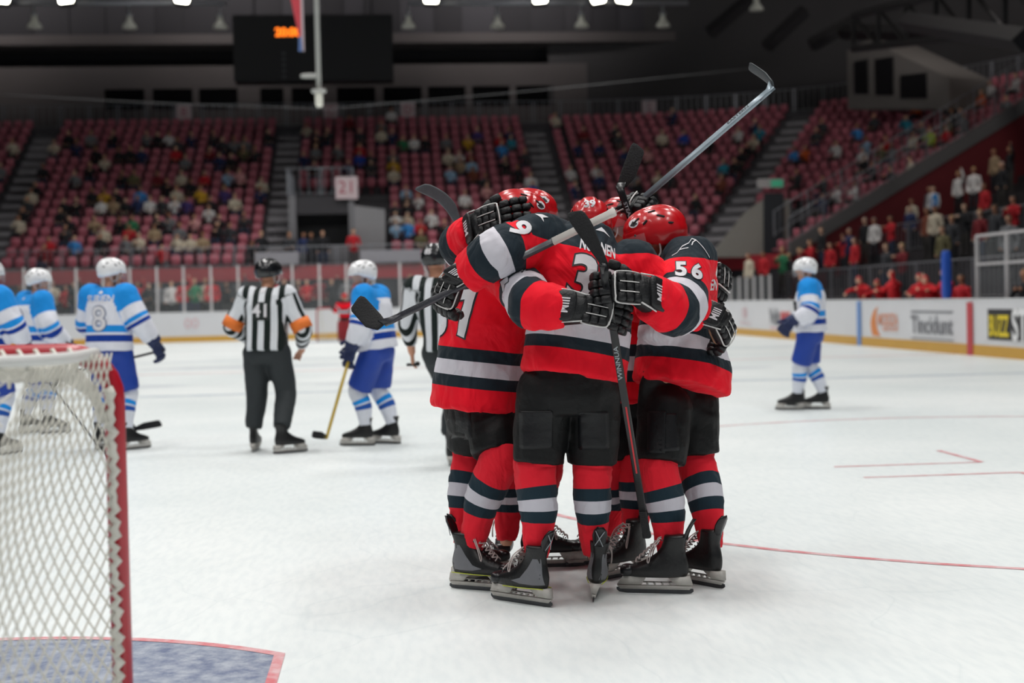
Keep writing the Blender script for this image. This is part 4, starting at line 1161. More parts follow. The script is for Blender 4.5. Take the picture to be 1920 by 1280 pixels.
def sock_mat(name, stops):
    m = cloth_mat(name, stops, None, .85); return m
RED_SOCK = sock_mat('red_sock_knit', [(0, '#e62636'), (.215, '#23343e'), (.35, '#cbc9d2'), (.48, '#23343e'), (.605, '#e62636')])
BLUE_SOCK = sock_mat('blue_sock_knit', [(0, '#dcdfe9'), (.3, LB), (.42, '#dcdfe9'), (.46, '#2a56a8'), (.58, '#dcdfe9')])
BLACKP = mat('black_pants_nylon', '#08090a', .6, var=.25, scale=5, bump=.6, bscale=22, spec=.3)
PADCLOTH = mat('pants_panel_nylon', '#101114', .5, var=.2, scale=9, bump=.4, bscale=30, spec=.35)
BLUEP = mat('blue_pants_nylon', '#07399a', .6, var=.12, scale=5, bump=.3, bscale=25)
REFP = mat('referee_trousers', '#23292c', .75, var=.15, scale=5, bump=.35, bscale=22)
SKINH = mat('skin_warm', '#c98f72', .55, var=.08, scale=12)
REDSHELL = mat('red_helmet_shell', '#c20d18', .3, var=.06, scale=4, coat=.4)
WHSHELL = mat('white_helmet_shell', '#e8e8ea', .25, coat=.5)
BKSHELL = mat('black_helmet_shell', '#15171a', .25, coat=.5)
PAD = mat('dark_padding', '#101113', .8)
EARP = glass_mat('clear_plastic', (.7, .7, .7), .45, .15)
VISOR = glass_mat('clear_visor', (.8, .85, .88), .86, .04)
GLV = mat('black_glove_nylon', '#0e0f12', .5, var=.2, scale=20, bump=.3, bscale=90)
GLVB = mat('navy_glove_nylon', '#142450', .55, var=.2, scale=20, bump=.3, bscale=90)
PIPING = mat('white_piping', '#d6d4d2', .55)
PALM = mat('glove_palm_suede', '#8d6a52', .85, var=.25, scale=25)
BOOT = mat('black_skate_boot', '#0b0c0e', .42, var=.35, scale=14, bump=.2, bscale=50)
BOOTG = mat('grey_skate_panel', '#6d6e73', .45, var=.2, scale=16)
HOLD = mat('white_blade_holder', '#bdb9b3', .5, var=.22, scale=30, bump=.15, bscale=60)
STEEL = mat('skate_steel', '#4c4d50', .3, .8, var=.3, scale=30)
LACE = mat('skate_lace', '#b5a9a6', .8)
TAPE = mat('black_stick_tape', '#1a1a1c', .85, var=.3, scale=40, bump=.5, bscale=120)
CARBON = mat('carbon_shaft', '#121215', .3, var=.3, scale=30)
WTAPE = mat('white_grip_tape', '#cfcac4', .8, var=.1, scale=40)
INK = mat('ink_white', '#d8d6da', .6); INKD = mat('ink_dark', '#1d2329', .6); INKG = mat('ink_grey', '#9aa0a6', .5); INKR = mat('ink_red', '#c8232c', .5)
YEL = mat('skate_yellow_edge', '#b7c23a', .5)
ORANGE = mat('orange_band', '#e5762a', .7)

def fwd_frame(f, up=UP):
    f = V(f).normalized(); r = f.cross(V(up)).normalized(); u = r.cross(f).normalized()
    return f, r, u

def head_bones(bm, c, f, u):
    """skull, jaw, nose, brow and ears around the head centre c"""
    f = V(f).normalized(); u = (V(u) - f * V(u).dot(f)).normalized(); r = f.cross(u)
    superq(bm, c + u * .025 - f * .01, r * .074, f * .098, u * .095, 1, 16, 12)
    superq(bm, c - u * .045 + f * .022, r * .058, f * .07, u * .075, .9, 14, 10)
    tube(bm, [c + f * .085 + u * .02, c + f * .112 - u * .022], [.010, .017], 8)
    superq(bm, c + f * .088 - u * .068, r * .028, f * .016, u * .012, 1, 10, 6)
    superq(bm, c + f * .078 + u * .035, r * .05, f * .018, u * .012, 1, 10, 6)
    superq(bm, c + f * .075 - u * .1, r * .03, f * .022, u * .018, 1, 10, 6)
    for s in (-1, 1): superq(bm, c + r * s * .077 - u * .005 - f * .005, r * .012, f * .026, u * .034, 1, 8, 6)

def face_parts(root, body, c, f, u):
    f = V(f).normalized(); u = (V(u) - f * V(u).dot(f)).normalized(); r = f.cross(u)
    eye = mat('eye_dark', '#2c221c', .3); brow = mat('eyebrow', '#3a2a20', .8); lip = mat('lips', '#a5625a', .6)
    for s in (-1, 1):
        bm = bmesh.new(); superq(bm, c + f * .082 + r * s * .032 + u * .012, r * .014, f * .008, u * .008, 1, 8, 6); part('eye', bm, eye, root)
        bm = bmesh.new(); superq(bm, c + f * .09 + r * s * .032 + u * .034, r * .02, f * .006, u * .005, 1, 8, 6); part('eyebrow', bm, brow, root)
    bm = bmesh.new(); superq(bm, c + f * .1 - u * .068, r * .026, f * .008, u * .008, 1, 8, 6); part('mouth', bm, lip, root)

def helmet(root, c, f, u, shell, visor=True, emblem=None, number=None, hi=True, sc=1.0, numcol=None, ear=True):
    """two-piece hockey helmet: ridged shell, vents, ear guards, visor"""
    f = V(f).normalized(); u = (V(u) - f * V(u).dot(f)).normalized(); r = f.cross(u)
    nu, nv = (64, 26) if hi else (32, 14)
    bm = bmesh.new(); rows = []
    def sp(w, k): return math.copysign(abs(w) ** k, w)
    def pos(az, el):
        x, y, z = sp(math.cos(el), .86) * sp(math.cos(az), .9), sp(math.cos(el), .86) * sp(math.sin(az), .9), sp(math.sin(el), .92)
        px = x * (.138 if x > 0 else .142); py = y * .110; pz = z * .118 + .02
        k = 1.0
        # raised centre rib with grooves, stepped sides, rear band
        a = abs(py)
        if pz > .03: k += .042 * (1 / (1 + math.exp((a - .034) / .003))) - .03 * math.exp(-((a - .043) / .005) ** 2)
        k -= .034 * math.exp(-((px - .012 - .25 * (pz - .05)) / .006) ** 2) * (1 if pz < .13 else .3)
        if pz < .045: k += .018 / (1 + math.exp((pz - .03) / .003))
        if px > .02: k -= .032 * math.exp(-((pz - .062) / .005) ** 2)
        if px < -.06: k -= .034 * math.exp(-((pz + .012) / .005) ** 2)
        return V((px * k, py * k, pz * k)) * sc
    for j in range(nv + 1):
        row = []
        for i in range(nu):
            az = 2 * math.pi * i / nu - math.pi
            ca = math.cos(az)
            rim = math.radians(-4 if ca > .55 else (-4 - 26 * (.55 - ca) / .75 if ca > -.2 else -30 - 12 * (-.2 - ca) / .8))
            el = math.pi / 2 - (math.pi / 2 - rim) * (j / nv)
            if j == 0: el = math.pi / 2 - .02
            p = pos(az, el); row.append(bm.verts.new(c + f * p.x + r * p.y + u * p.z))
        rows.append(row)
    for a, b in zip(rows, rows[1:]):
        for i in range(nu):
            k = (i + 1) % nu; bm.faces.new((a[i], b[i], b[k], a[k]))
    bm.faces.new(rows[0])
    inner = []
    for row in (rows[-1],):
        inner = [bm.verts.new(c + (v.co - c) * .93) for v in row]
        for i in range(nu):
            k = (i + 1) % nu; bm.faces.new((row[i], inner[i], inner[k], row[k]))
    inner2 = [bm.verts.new(v.co + u * .05 * sc) for v in inner]
    for i in range(nu):
        k = (i + 1) % nu; bm.faces.new((inner[i], inner2[i], inner2[k], inner[k]))
    bmesh.ops.recalc_face_normals(bm, faces=bm.faces[:])
    me = to_mesh(bm, 'helmet')
    bv = bvh_of(me)
    H = part('helmet', me, shell, root)
    def P(x, y, z): return c + (f * x + r * y + u * z) * sc
    for s in (-1, 1):
        for x, z, ln, tl in ((.055, .095, .02, .5), (.02, .075, .018, .6), (-.055, .085, .02, -.5), (-.02, .115, .018, 0), (-.085, .045, .018, -.3)):
            o_ = P(x, s * .2, z); h = bv.ray_cast(o_, -r * s, .4)
            if h[0] is None: continue
            d = (f * math.cos(tl) - u * math.sin(tl)); n_ = h[1]; t = d.cross(n_)
            bm = bmesh.new(); superq(bm, h[0] + n_ * .0005, d * ln * sc, t * .0055 * sc, n_ * .003, .7, 10, 5); part('vent', bm, PAD, H)
        if ear:
            bm = bmesh.new()
            tube(bm, [P(.035, s * .098, .0), P(.05, s * .1, -.05), P(.025, s * .1, -.085), P(-.01, s * .1, -.07), P(-.02, s * .1, -.01)], .0045 * sc, 6, 4); part('ear_guard', bm, EARP, H)
        bm = bmesh.new(); tube(bm, [P(.02, s * .098, -.03), P(.03, s * .07, -.1), P(.045, s * .02, -.135), P(.045, 0, -.138)], .006 * sc, 6, 3); part('chin_strap', bm, PAD, H)
        bm = bmesh.new(); h = bv.ray_cast(P(.075, s * .2, .035), -r * s, .4)
        if h[0] is not None: superq(bm, h[0], f * .006, u * .006, r * s * .004, 1, 8, 5); part('screw', bm, STEEL, H)
    if visor:
        bm = bmesh.new(); ro = []
        for j in range(7):
            row = []
            for i in range(19):
                az = math.radians(-78 + 156 * i / 18); z = .035 - .105 * j / 6 * (1 - .35 * (abs(i - 9) / 9) ** 2)
                R_ = .152 + .006 * j / 6
                row.append(bm.verts.new(P(R_ * math.cos(az), .112 / .152 * R_ * 1.06 * math.sin(az), z)))
            ro.append(row)
        for a, b in zip(ro, ro[1:]):
            for i in range(18): bm.faces.new((a[i], a[i + 1], b[i + 1], b[i]))
        part('visor', bm, VISOR, H)
    if emblem:
        for s in (-1, 1):
            o_ = P(.07, s * .0, .088)
            for nm, sh, m_, e in (('emblem', [(math.cos(t) * .025, math.sin(t) * .02) for t in np.linspace(0, 2 * math.pi, 24, endpoint=False)], INK, .0012),
                                  ('emblem_peak', [(-.02, -.007), (-.012, .001), (-.002, .012), (.006, .006), (.012, .003), (.02, -.007), (0, -.014)], INKD, .002)):
                b2 = bmesh.new(); b2.faces.new([b2.verts.new((x, y, 0)) for x, y in sh]); me2 = to_mesh(b2, 'e')
                w = wrap_mesh(me2, o_, -f * s if s > 0 else f, u, bv, e, .008, .5)
                part(nm, w, m_, H)
    if number:
        w = wrap_mesh(text_mesh(number, .05 * sc, .0018), P(-.02, 0, .055), r * 1, u, bv, .0018, .006, .5) if False else None
        o_ = P(0, 0, .05)
        t = text_mesh(number, .06 * sc, .0025)
        w = wrap_mesh(t, o_, r, u + f * .0, bv, .002, .008, .6)
        part('number', w, numcol or INK, H)
    return H

def glove(root, wrist, d, back, side, m_=GLV, curl=(25, 45, 35), sc=1.0, spread=6, thumb=20, label_text='MIII', palm=None, detail=True, cuff_bend=None, name='glove'):
    """d = finger direction, back = back-of-hand normal, side = +1 when the thumb lies along d x back, else -1"""
    d = V(d).normalized(); b = (V(back) - d * V(back).dot(d)).normalized(); t = d.cross(b) * side
    w = V(wrist)
    def L(x, y, z): return w + (d * x + t * y + b * z) * sc
    bm = bmesh.new()
    # cuff: three overlapping rolls, then the hand block
    cb = V(cuff_bend).normalized() if cuff_bend is not None else -d
    rings(bm, [(w + cb * k * sc, t * a * sc, b * c_ * sc) for k, a, c_ in ((.125, .066, .058), (.12, .074, .064), (.09, .072, .062), (.05, .064, .054), (.015, .058, .046), (-.01, .054, .04))], 20, .85)
    superq(bm, w + cb * .075 * sc + b * .05 * sc, t * .06 * sc, cb * .042 * sc, b * .016 * sc, .5)
    superq(bm, L(.045, 0, 0), d * .062 * sc, t * .054 * sc, b * .026 * sc, .55, 14, 8)
    for i in range(3):
        for j in range(3):
            superq(bm, L(.012 + .031 * i, (-.034 + .034 * j), .028), d * .0155 * sc, t * .0165 * sc, b * .013 * sc, .5, 10, 5)
    for k, (y, ln) in enumerate(((.041, .92), (.014, 1.0), (-.014, .97), (-.041, .82))):
        p = L(.098, y, .004); ang = 0.0
        yaw = math.radians(spread * (1.5 - k) * .5)
        fd = (d * math.cos(yaw) + t * math.sin(yaw)).normalized()
        for q, (sl, cu) in enumerate(zip((.043, .038, .034), curl)):
            ang += math.radians(cu)
            dir_ = fd * math.cos(ang) - b * math.sin(ang); nb = b * math.cos(ang) + fd * math.sin(ang); tt = dir_.cross(nb)
            ls = sl * ln * sc
            superq(bm, p + dir_ * ls * .5 + nb * .003 * sc, dir_ * ls * .54, tt * .0145 * sc, nb * .0175 * sc, .5, 10, 6)
            p = p + dir_ * ls
    p = L(.018, .05, -.006); ang = math.radians(thumb)
    td = (d * .78 + t * .6 - b * .15).normalized()
    for q, sl in enumerate((.046, .04)):
        td2 = (td * math.cos(ang * q) - (t * .7 + b * .5).normalized() * math.sin(ang * q)).normalized()
        x_, y_ = perp(td2)
        superq(bm, p + td2 * sl * .5 * sc, td2 * sl * .58 * sc, x_ * .018 * sc, y_ * .018 * sc, .55, 10, 6); p = p + td2 * sl * sc
    G = part(name, bm, m_, root)
    if detail:
        for y in (-.053, .053):
            bm = bmesh.new(); tube(bm, [L(-.005, y, .018), L(.04, y * 1.06, .024), L(.09, y * .98, .022), L(.1, y * .6, .034)], .0032 * sc, 6, 4); part('piping', bm, PIPING, G)
        bm = bmesh.new(); tube(bm, [L(.1, -.045, .033), L(.104, 0, .037), L(.1, .045, .033)], .003 * sc, 6, 3); part('piping', bm, PIPING, G)
        for y in (-.017, .017):
            bm = bmesh.new(); tube(bm, [L(.0, y, .038), L(.04, y, .042), L(.085, y, .04)], .002 * sc, 5); part('piping', bm, PIPING, G)
        for s in (-1, 1):
            bm = bmesh.new(); tube(bm, [w + (cb * .118 + t * .066 * s + b * .03) * sc, w + (cb * .06 + t * .06 * s + b * .045) * sc, w + (cb * .0 + t * .05 * s + b * .035) * sc], .003 * sc, 6, 3); part('piping', bm, PIPING, G)
        if label_text:
            me = text_mesh(label_text, .05 * sc, .001, .8)
            M = Matrix((t * -side, -cb if side > 0 else -cb, b)).transposed().to_4x4()
            rr = (t * 1.0); uu = (cb * 1.0) if rr.cross(cb).dot(b) > 0 else -cb
            M = Matrix((rr, uu, rr.cross(uu))).transposed().to_4x4()
            me.transform(Matrix.Translation(w + cb * .075 * sc + b * .0675 * sc) @ M)
            part('cuff_label', me, INK, G, smooth=False)
    if palm:
        bm = bmesh.new(); superq(bm, L(.05, 0, -.02), d * .055 * sc, t * .05 * sc, b * .012 * sc, .5); part('palm', bm, PALM, G)
    return G

def skate(root, heel, d, roll=0.0, toe_up=0.0, sc=1.0, boot=BOOT, panel=None, detail=True, tendon=True, guard_mark='x', heel_up=0.0, lace_hi=True):
    """heel = point on the ice under the heel, d = toe direction (level)"""
    d = V(d); d.z = 0; d.normalize()
    M = Matrix.Translation(V(heel)) @ Matrix((d, UP.cross(d), UP)).transposed().to_4x4() @ Matrix.Rotation(-toe_up, 4, 'Y') @ Matrix.Rotation(roll, 4, 'X') @ Matrix.Scale(sc, 4)
    def T(x, y, z): return M @ V((x, y, z))
    R3 = M.to_3x3(); X, Y, Z = R3 @ V((1, 0, 0)), R3 @ V((0, 1, 0)), R3 @ V((0, 0, 1))
    bm = bmesh.new()
    # boot cross-sections: z, x back, x front, half width
    rr = []
    for z, xb, xf, hw in ((.078, -.008, .262, .032), (.083, -.018, .276, .042), (.098, -.024, .284, .047), (.116, -.027, .274, .0465), (.130, -.028, .242, .0445), (.145, -.026, .196, .042), (.165, -.021, .152, .039), (.19, -.014, .117, .036), (.215, -.012, .097, .037), (.24, -.017, .088, .042), (.262, -.024, .084, .046), (.27, -.023, .08, .045)):
        rr.append((T((xb + xf) / 2, 0, z), X * (xf - xb) / 2, Y * hw))
    rings(bm, rr, 28, .9)
    B = part('skate_boot', bm, boot, root)
    # holder: bottom rail, front and rear pylons, with openings between
    bm = bmesh.new()
    def slab(poly, w0, w1):
        a = [bm.verts.new(T(x, w0 if z > .05 else w1, z)) for x, z in poly]; b = [bm.verts.new(T(x, -w0 if z > .05 else -w1, z)) for x, z in poly]
        n = len(poly); bm.faces.new(a); bm.faces.new(b[::-1])
        for i in range(n): bm.faces.new((a[(i + 1) % n], a[i], b[i], b[(i + 1) % n]))
    slab([(-.03, .02), (.29, .02), (.305, .037), (-.045, .037)], .012, .009)
    slab([(-.045, .041), (.03, .041), (.07, .082), (-.03, .082)], .026, .011)
    slab([(.305, .041), (.19, .041), (.165, .082), (.275, .082)], .03, .011)
    for x in (.055, .09, .125, .16): slab([(x, .041), (x + .008, .041), (x + .012, .054), (x + .004, .054)], .008, .008)
    slab([(.03, .050), (.19, .050), (.19, .054), (.03, .054)], .008, .008)
    part('blade_holder', bm, HOLD, root)
    bm = bmesh.new()
    a = [(x, z) for x, z in ((-.046, .024), (-.048, .012), (-.036, .003), (0, .0), (.14, -.001), (.26, .0), (.296, .005), (.308, .016), (.308, .026))]
    extrude_poly(bm, [T(x, .002, z) for x, z in a], Y * -.004); part('blade', bm, STEEL, root, smooth=False)
    if detail:
        bm = bmesh.new(); superq(bm, T(.255, 0, .107), X * .034, Y * .046, Z * .027, .75, 16, 10); part('toe_cap', bm, mat('toe_cap_gloss', '#1a1b1e', .3, var=.2), root)
        n = 8
        for s in (-1, 1):
            for i in range(n):
                t = i / (n - 1); x = .212 - .118 * t; z = .149 + .108 * t
                if i < n - 1:
                    bm = bmesh.new(); t2 = (i + 1) / (n - 1)
                    x2, z2 = .212 - .118 * t2, .149 + .108 * t2
                    tube(bm, [T(x, s * .026, z), T((x + x2) / 2 + .008, 0, (z + z2) / 2 + .006), T(x2, -s * .026, z2)], .0034, 6, 3); part('lace', bm, LACE, root)
                bm = bmesh.new(); superq(bm, T(x - .006, s * .036, z - .006), X * .004, Y * .003, Z * .004, 1, 8, 5); part('eyelet', bm, STEEL, root)
            bm = bmesh.new(); tube(bm, [T(.1, s * .02, .258), T(.13, s * .05, .225), T(.155, s * .058, .17), T(.15, s * .056, .15), T(.135, s * .055, .2), T(.1, s * .03, .25)], .0028, 6, 4); part('lace', bm, LACE, root)
            bm = bmesh.new()
            pan = [(-.02, .1), (.03, .098), (.10, .1), (.15, .11), (.1, .125), (.06, .17), (.03, .215), (-.005, .215), (-.012, .15)]
            if panel:
                b2 = bmesh.new(); b2.faces.new([b2.verts.new((x * sc, z * sc, 0)) for x, z in pan]); bmesh.ops.triangulate(b2, faces=b2.faces[:]); mm = to_mesh(b2, 'q')
                w = wrap_mesh(mm, T(0, 0, 0), X if s < 0 else X * 1.0, Z, bvh_world(B, root), .001, .02, .3) if s < 0 else wrap_flip(mm, T(0, 0, 0), X, Z, bvh_world(B, root))
                part('side_panel', w, panel, root)
                bm.free(); bm = bmesh.new(); tube(bm, [T(-.02, s * .03, .083), T(.1, s * .046, .081), T(.2, s * .046, .081)], .0022, 5); part('edge_stripe', bm, YEL, root)
            else: bm.free()
    if tendon:
        bm = bmesh.new()
        prof = [(.0, .25, .022), (-.006, .275, .03), (-.016, .30, .034), (-.03, .325, .03), (-.042, .345, .014)]
        rows = []
        for x, z, hw in prof: rows.append([bm.verts.new(T(x - .026 + .012 * abs(k), k * hw, z)) for k in (-1, -.5, 0, .5, 1)])
        back = [[bm.verts.new(v.co + X * .008 * sc) for v in row] for row in rows]
        for g in (rows, back):
            for a, b in zip(g, g[1:]):
                for i in range(4): bm.faces.new((a[i], a[i + 1], b[i + 1], b[i]) if g is rows else (a[i + 1], a[i], b[i], b[i + 1]))
        for a, b in ((rows[0], back[0]), (rows[-1], back[-1])):
            for i in range(4): bm.faces.new((a[i], a[i + 1], b[i + 1], b[i]))
        for i in (0, 4):
            for j in range(4): bm.faces.new((rows[j][i], rows[j + 1][i], back[j + 1][i], back[j][i]))
        bmesh.ops.recalc_face_normals(bm, faces=bm.faces[:])
        TG = part('tendon_guard', bm, mat('tendon_guard_gloss', '#141518', .3, var=.2), root)
        if guard_mark == 'x':
            for a, b in (((-.018, .255), (.02, .325)), ((.018, .255), (-.02, .325))):
                bm = bmesh.new(); tube(bm, [T(-.036 + .012 * abs(a[0]) / .03, a[0], a[1]), T(-.047, 0, .29), T(-.058 + .012 * abs(b[0]) / .03, b[0], b[1])], .0022, 5); part('guard_mark', bm, INKG, TG)
    return B
def bvh_world(o, root):
    b = root_base(root); me = o.data
    return BVHTree.FromPolygons([v.co + b for v in me.vertices], [tuple(f.vertices) for f in me.polygons])
def wrap_flip(me, origin, X, Z, bv):
    me.transform(Matrix.Diagonal((-1, 1, 1, 1))); me.flip_normals()
    return wrap_mesh(me, origin, -X, Z, bv, .001, .02, .3)

def stick(name, butt, heel, toe, label, n=None, shaft=CARBON, blade_m=TAPE, grip=WTAPE, grip_len=.22, hgt=.068, curve=.03, text=None, text_m=INK, text_at=.3, stripe=None, group=None, taper=None, blade_up=None, tsize=.022, wid=.0155, heel_w=.62, heel_t=3.5, bow=0.0):
    """shaft from butt to heel, blade from heel to toe"""
    butt, heel, toe = V(butt), V(heel), V(toe)
    base = min((butt, heel, toe), key=lambda p: p.z).copy()
    root = thing(name, base, label, 'hockey stick', group)
    s = (heel - butt).normalized(); bl = (toe - heel); bd = bl.normalized()
    nrm = s.cross(bd).normalized() if n is None else V(n).normalized()
    if s.cross(bd).length < .05: nrm = perp(s)[0]
    wdt = nrm.cross(s).normalized()
    L = (heel - butt).length
    bm = bmesh.new(); k0 = grip_len
    rings(bm, [(butt + s * t, wdt * wid, nrm * .0105) for t in (k0 - .005, L * .5, L * .85)] + [(heel + s * .0, wdt * wid * 1.0, nrm * .009)], 16, .45)
    part('shaft', bm, shaft, root)
    bm = bmesh.new(); rings(bm, [(butt - s * .004, wdt * (wid - .001), nrm * .0105), (butt, wdt * (wid + .003), nrm * .0135), (butt + s * .02, wdt * (wid + .003), nrm * .0135), (butt + s * .026, wdt * (wid + .001), nrm * .0115), (butt + s * k0, wdt * (wid + .001), nrm * .0115)], 16, .45)
    part('grip_tape', bm, grip, root)
    # blade: curved paddle with a rounded toe
    bu = V(blade_up) if blade_up is not None else (s * -1)
    bu = (bu - bd * bu.dot(bd)).normalized(); bn = bd.cross(bu)
    bm = bmesh.new(); rr = []; N = 14
    for i in range(N + 1):
        t = i / N; h = hgt * (heel_w + (1 - heel_w) * min(1, t * heel_t)) * (math.sqrt(max(0.0, 1 - ((t - .86) / .145) ** 2)) if t > .86 else 1)
        p = heel + bl * t + bn * curve * (t * t - t * .0) + bu * (h * .35 + bow * math.sin(math.pi * t))
        rr.append((p, bu * max(.006, h * .5), bn * (.0055 - .002 * t)))
    rings(bm, rr, 12, .6); part('blade', bm, blade_m, root)
    bm = bmesh.new(); rings(bm, [(heel - s * .09, wdt * (wid + .0005), nrm * .0098), (heel - s * .03, wdt * (wid + .002), nrm * .0095), (heel + bd * .015 + bu * .01, (wdt * .5 + bu * .3).normalized() * .024, nrm * .0085)], 12, .5); part('hosel', bm, shaft, root)
    if text:
        for sg in (-1, 1):
            me = text_mesh(text, tsize, .0004, 1.3)
            rr_, uu = s * sg, wdt
            nn = rr_.cross(uu)
            M = Matrix((rr_, uu, nn)).transposed().to_4x4()
            me.transform(Matrix.Translation(butt + s * L * text_at + nn * .0112) @ M); part('lettering', me, text_m, root, smooth=False)
    if stripe:
        for sg in (-1, 1):
            bm = bmesh.new(); a, b, m_ = stripe
            box(bm, (0, 0, 0), (1, 1, 1), Matrix.Translation(butt + s * L * a + nrm * .0103 * sg - wdt * .006) @ Matrix((s * L * (b - a), wdt * .007, nrm * .0012)).transposed().to_4x4()); part('stripe', bm, m_, root, smooth=False)
    return root

def hockey(name, J, label, group, jersey, pants, sock, shell, glove_m, hi=True, opts=None, cat='person'):
    """one skater: continuous body mesh, then jersey, pants, socks, helmet, gloves and skates as its clothing"""
    O = dict(visor=True, emblem=None, helmet_number=None, face=True, hem_tilt=0.0, seed=1.0, trousers=False, bare=False, wr_amp=.011)
    O.update(opts or {})
    base = V(((J['heelL'].x + J['heelR'].x) / 2, (J['heelL'].y + J['heelR'].y) / 2, 0))
    root = thing(name, base, label, cat, group)
    vox = .012 if hi else .016
    hip = (J['hipL'] + J['hipR']) / 2; lat_h = (J['hipR'] - J['hipL']).normalized()
    sh = (J['shL'] + J['shR']) / 2; lat_s = (J['shR'] - J['shL']).normalized()
    neck = J['neck']; f_head, u_head = J['gaze'], J.get('hup', UP)
    # --- body
    bm = bmesh.new()
    head_bones(bm, J['head'], f_head, u_head)
    tube(bm, [neck - (neck - hip).normalized() * .06, J['head'] - V(u_head) * .07 - V(f_head) * .01], [.062, .055], 10)
    ax = (neck - hip).normalized(); fb = lat_s.cross(ax).normalized()
    rings(bm, [(hip - ax * .08, lat_h * .13, fb * .1), (hip, lat_h * .15, fb * .11), (hip.lerp(sh, .4), lat_h.lerp(lat_s, .5).normalized() * .135, fb * .1), (hip.lerp(sh, .8), lat_s * .165, fb * .11), (sh, lat_s * .15, fb * .08), (neck, lat_s * .06, fb * .06)], 16, .9)
    for s in 'LR':
        a, e, w = J['sh' + s], J['el' + s], J['wr' + s]
        tube(bm, [a, a.lerp(e, .5), e, e.lerp(w, .5), w], [.058, .056, .047, .043, .034], 10)
        ball(bm, a, .06); ball(bm, e, .047)
        hd = J.get('hd' + s, (w - e).normalized()).normalized()
        bk = J.get('hb' + s, perp(hd)[0]); bk = (bk - hd * bk.dot(hd)).normalized(); tt = hd.cross(bk)
        if O['bare']:
            superq(bm, w + hd * .05, hd * .05, tt * .042, bk * .017, .7)
            for k, (y, ln) in enumerate(((.03, .07), (.01, .08), (-.01, .075), (-.03, .06))):
                q = w + hd * .085 + tt * y; q2 = q + (hd * .9 - bk * .35).normalized() * ln * .55; tube(bm, [q, q2, q2 + (hd * .5 - bk * .8).normalized() * ln * .5], [.0105, .0095, .008], 8)
            tube(bm, [w + hd * .03 + tt * .035, w + hd * .07 + tt * .07, w + hd * .1 + tt * .06 - bk * .02], [.013, .011, .009], 8)
        else:
            superq(bm, w + hd * .045, hd * .045, tt * .03, bk * .014, .8, 10, 6)
        h, k, an = J['hip' + s], J['kn' + s], J['an' + s]
        tube(bm, [h, h.lerp(k, .5), k, k.lerp(an, .4), an], [.085, .078, .056, .055, .038], 10); ball(bm, h, .085)
        td = J['toe' + s].copy(); td.z = 0; td.normalize()
        tube(bm, [an - V((0, 0, .01)), an - V((0, 0, .05)) + td * .03], [.036, .034], 8)
    body = remesh(bm, vox * 1.1, 2, 'body')
    part('body', body, SKINH, root)
    # --- jersey
    hem = J['hem']; axis = (neck - hem).normalized(); front = lat_s.cross(axis).normalized()
    hx = (lat_h + UP * O['hem_tilt']).normalized()
    n_hem = (axis - hx * axis.dot(hx)).normalized(); n_hem = n_hem if n_hem.z > 0 else -n_hem
    hf = hx.cross(n_hem).normalized()
    jw, jd = O.get('hem_w', .235), O.get('hem_d', .185)
    cw, cd = O.get('chest_w', .235), O.get('chest_d', .17)
    bm = bmesh.new()
    mid, chest = hem.lerp(sh, .45), hem.lerp(sh, .82)
    lm = lat_h.lerp(lat_s, .5).normalized()
    rings(bm, [(hem, hx * jw, hf * jd), (hem + n_hem * .02, hx * jw, hf * jd), (hem + n_hem * .12, hx * (jw - .005), hf * (jd - .005)), (mid, lm * (jw * .5 + cw * .5 - .012), front * (cd * .5 + jd * .5 - .01)), (chest, lat_s * cw, front * cd), (sh + axis * .0, lat_s * (cw * .9), front * cd * .82), (sh + axis * .055, lat_s * (cw * .6), front * cd * .6), (neck + axis * .02, lat_s * .085, front * .085)], 40, .88)
    for s in 'LR':
        a, e, w = J['sh' + s], J['el' + s], J['wr' + s]
        rs = O.get('sleeve_r', (.118, .108, .105, .095, .082))
        cuffp = w + (e - w).normalized() * O.get('cuff' + s, .085)
        tube(bm, [sh.lerp(a, .75), a, a.lerp(e, .5), e, e.lerp(cuffp, .5), cuffp], [rs[0] * .95] + list(rs), 18, 3)
        ball(bm, a, (rs[0] * 1.06,) * 3, 14, 10)
    jv = .0095 if hi else .017
    jm = remesh(bm, jv, 5 if hi else 3, 'jersey')
    P = verts_np(jm)
    tb = (P - np.array(hem)) @ np.array(n_hem)
    sb = np.zeros(len(P)); rg = np.zeros(len(P)); best = np.full(len(P), 1e9)
    for s in 'LR':
        a, e, w = J['sh' + s], J['el' + s], J['wr' + s]
        cuffp = w + (e - w).normalized() * O.get('cuff' + s, .085)
        L1, L2 = (e - a).length, (cuffp - e).length
        d1, t1 = seg_dist(P, a, e); d2, t2 = seg_dist(P, e, cuffp)
        use2 = (d2 < d1)
        sv = np.where(use2, (L1 + t2 * L2), t1 * L1) / (L1 + L2)
        # blended coordinate so that the bands stay smooth round the elbow
        w1 = 1 / (d1 ** 6 + 1e-9); w2 = 1 / (d2 ** 6 + 1e-9)
        raw1 = ((P - np.array(a)) @ np.array((e - a).normalized())) / (L1 + L2); raw2 = (L1 + ((P - np.array(e)) @ np.array((cuffp - e).normalized()))) / (L1 + L2)
        raw1 = np.minimum(raw1, (L1 + .35 * L2) / (L1 + L2)); raw2 = np.maximum(raw2, L1 * .65 / (L1 + L2))
        sm = (raw1 * w1 + raw2 * w2) / (w1 + w2)
        dd = np.minimum(d1, d2)
        inside = (dd < .155) & (sm > .03)
        # keep to the torso what clearly belongs to it
        td, tt_ = seg_dist(P, hem, neck)
        inside &= ~((td < .17) & (sm < .22) & (dd > .1))
        inside &= (dd < best); best = np.where(inside, dd, best)
        sb = np.where(inside, np.clip(sm, 0, .999), sb); rg = np.where(inside, 1.0, rg)
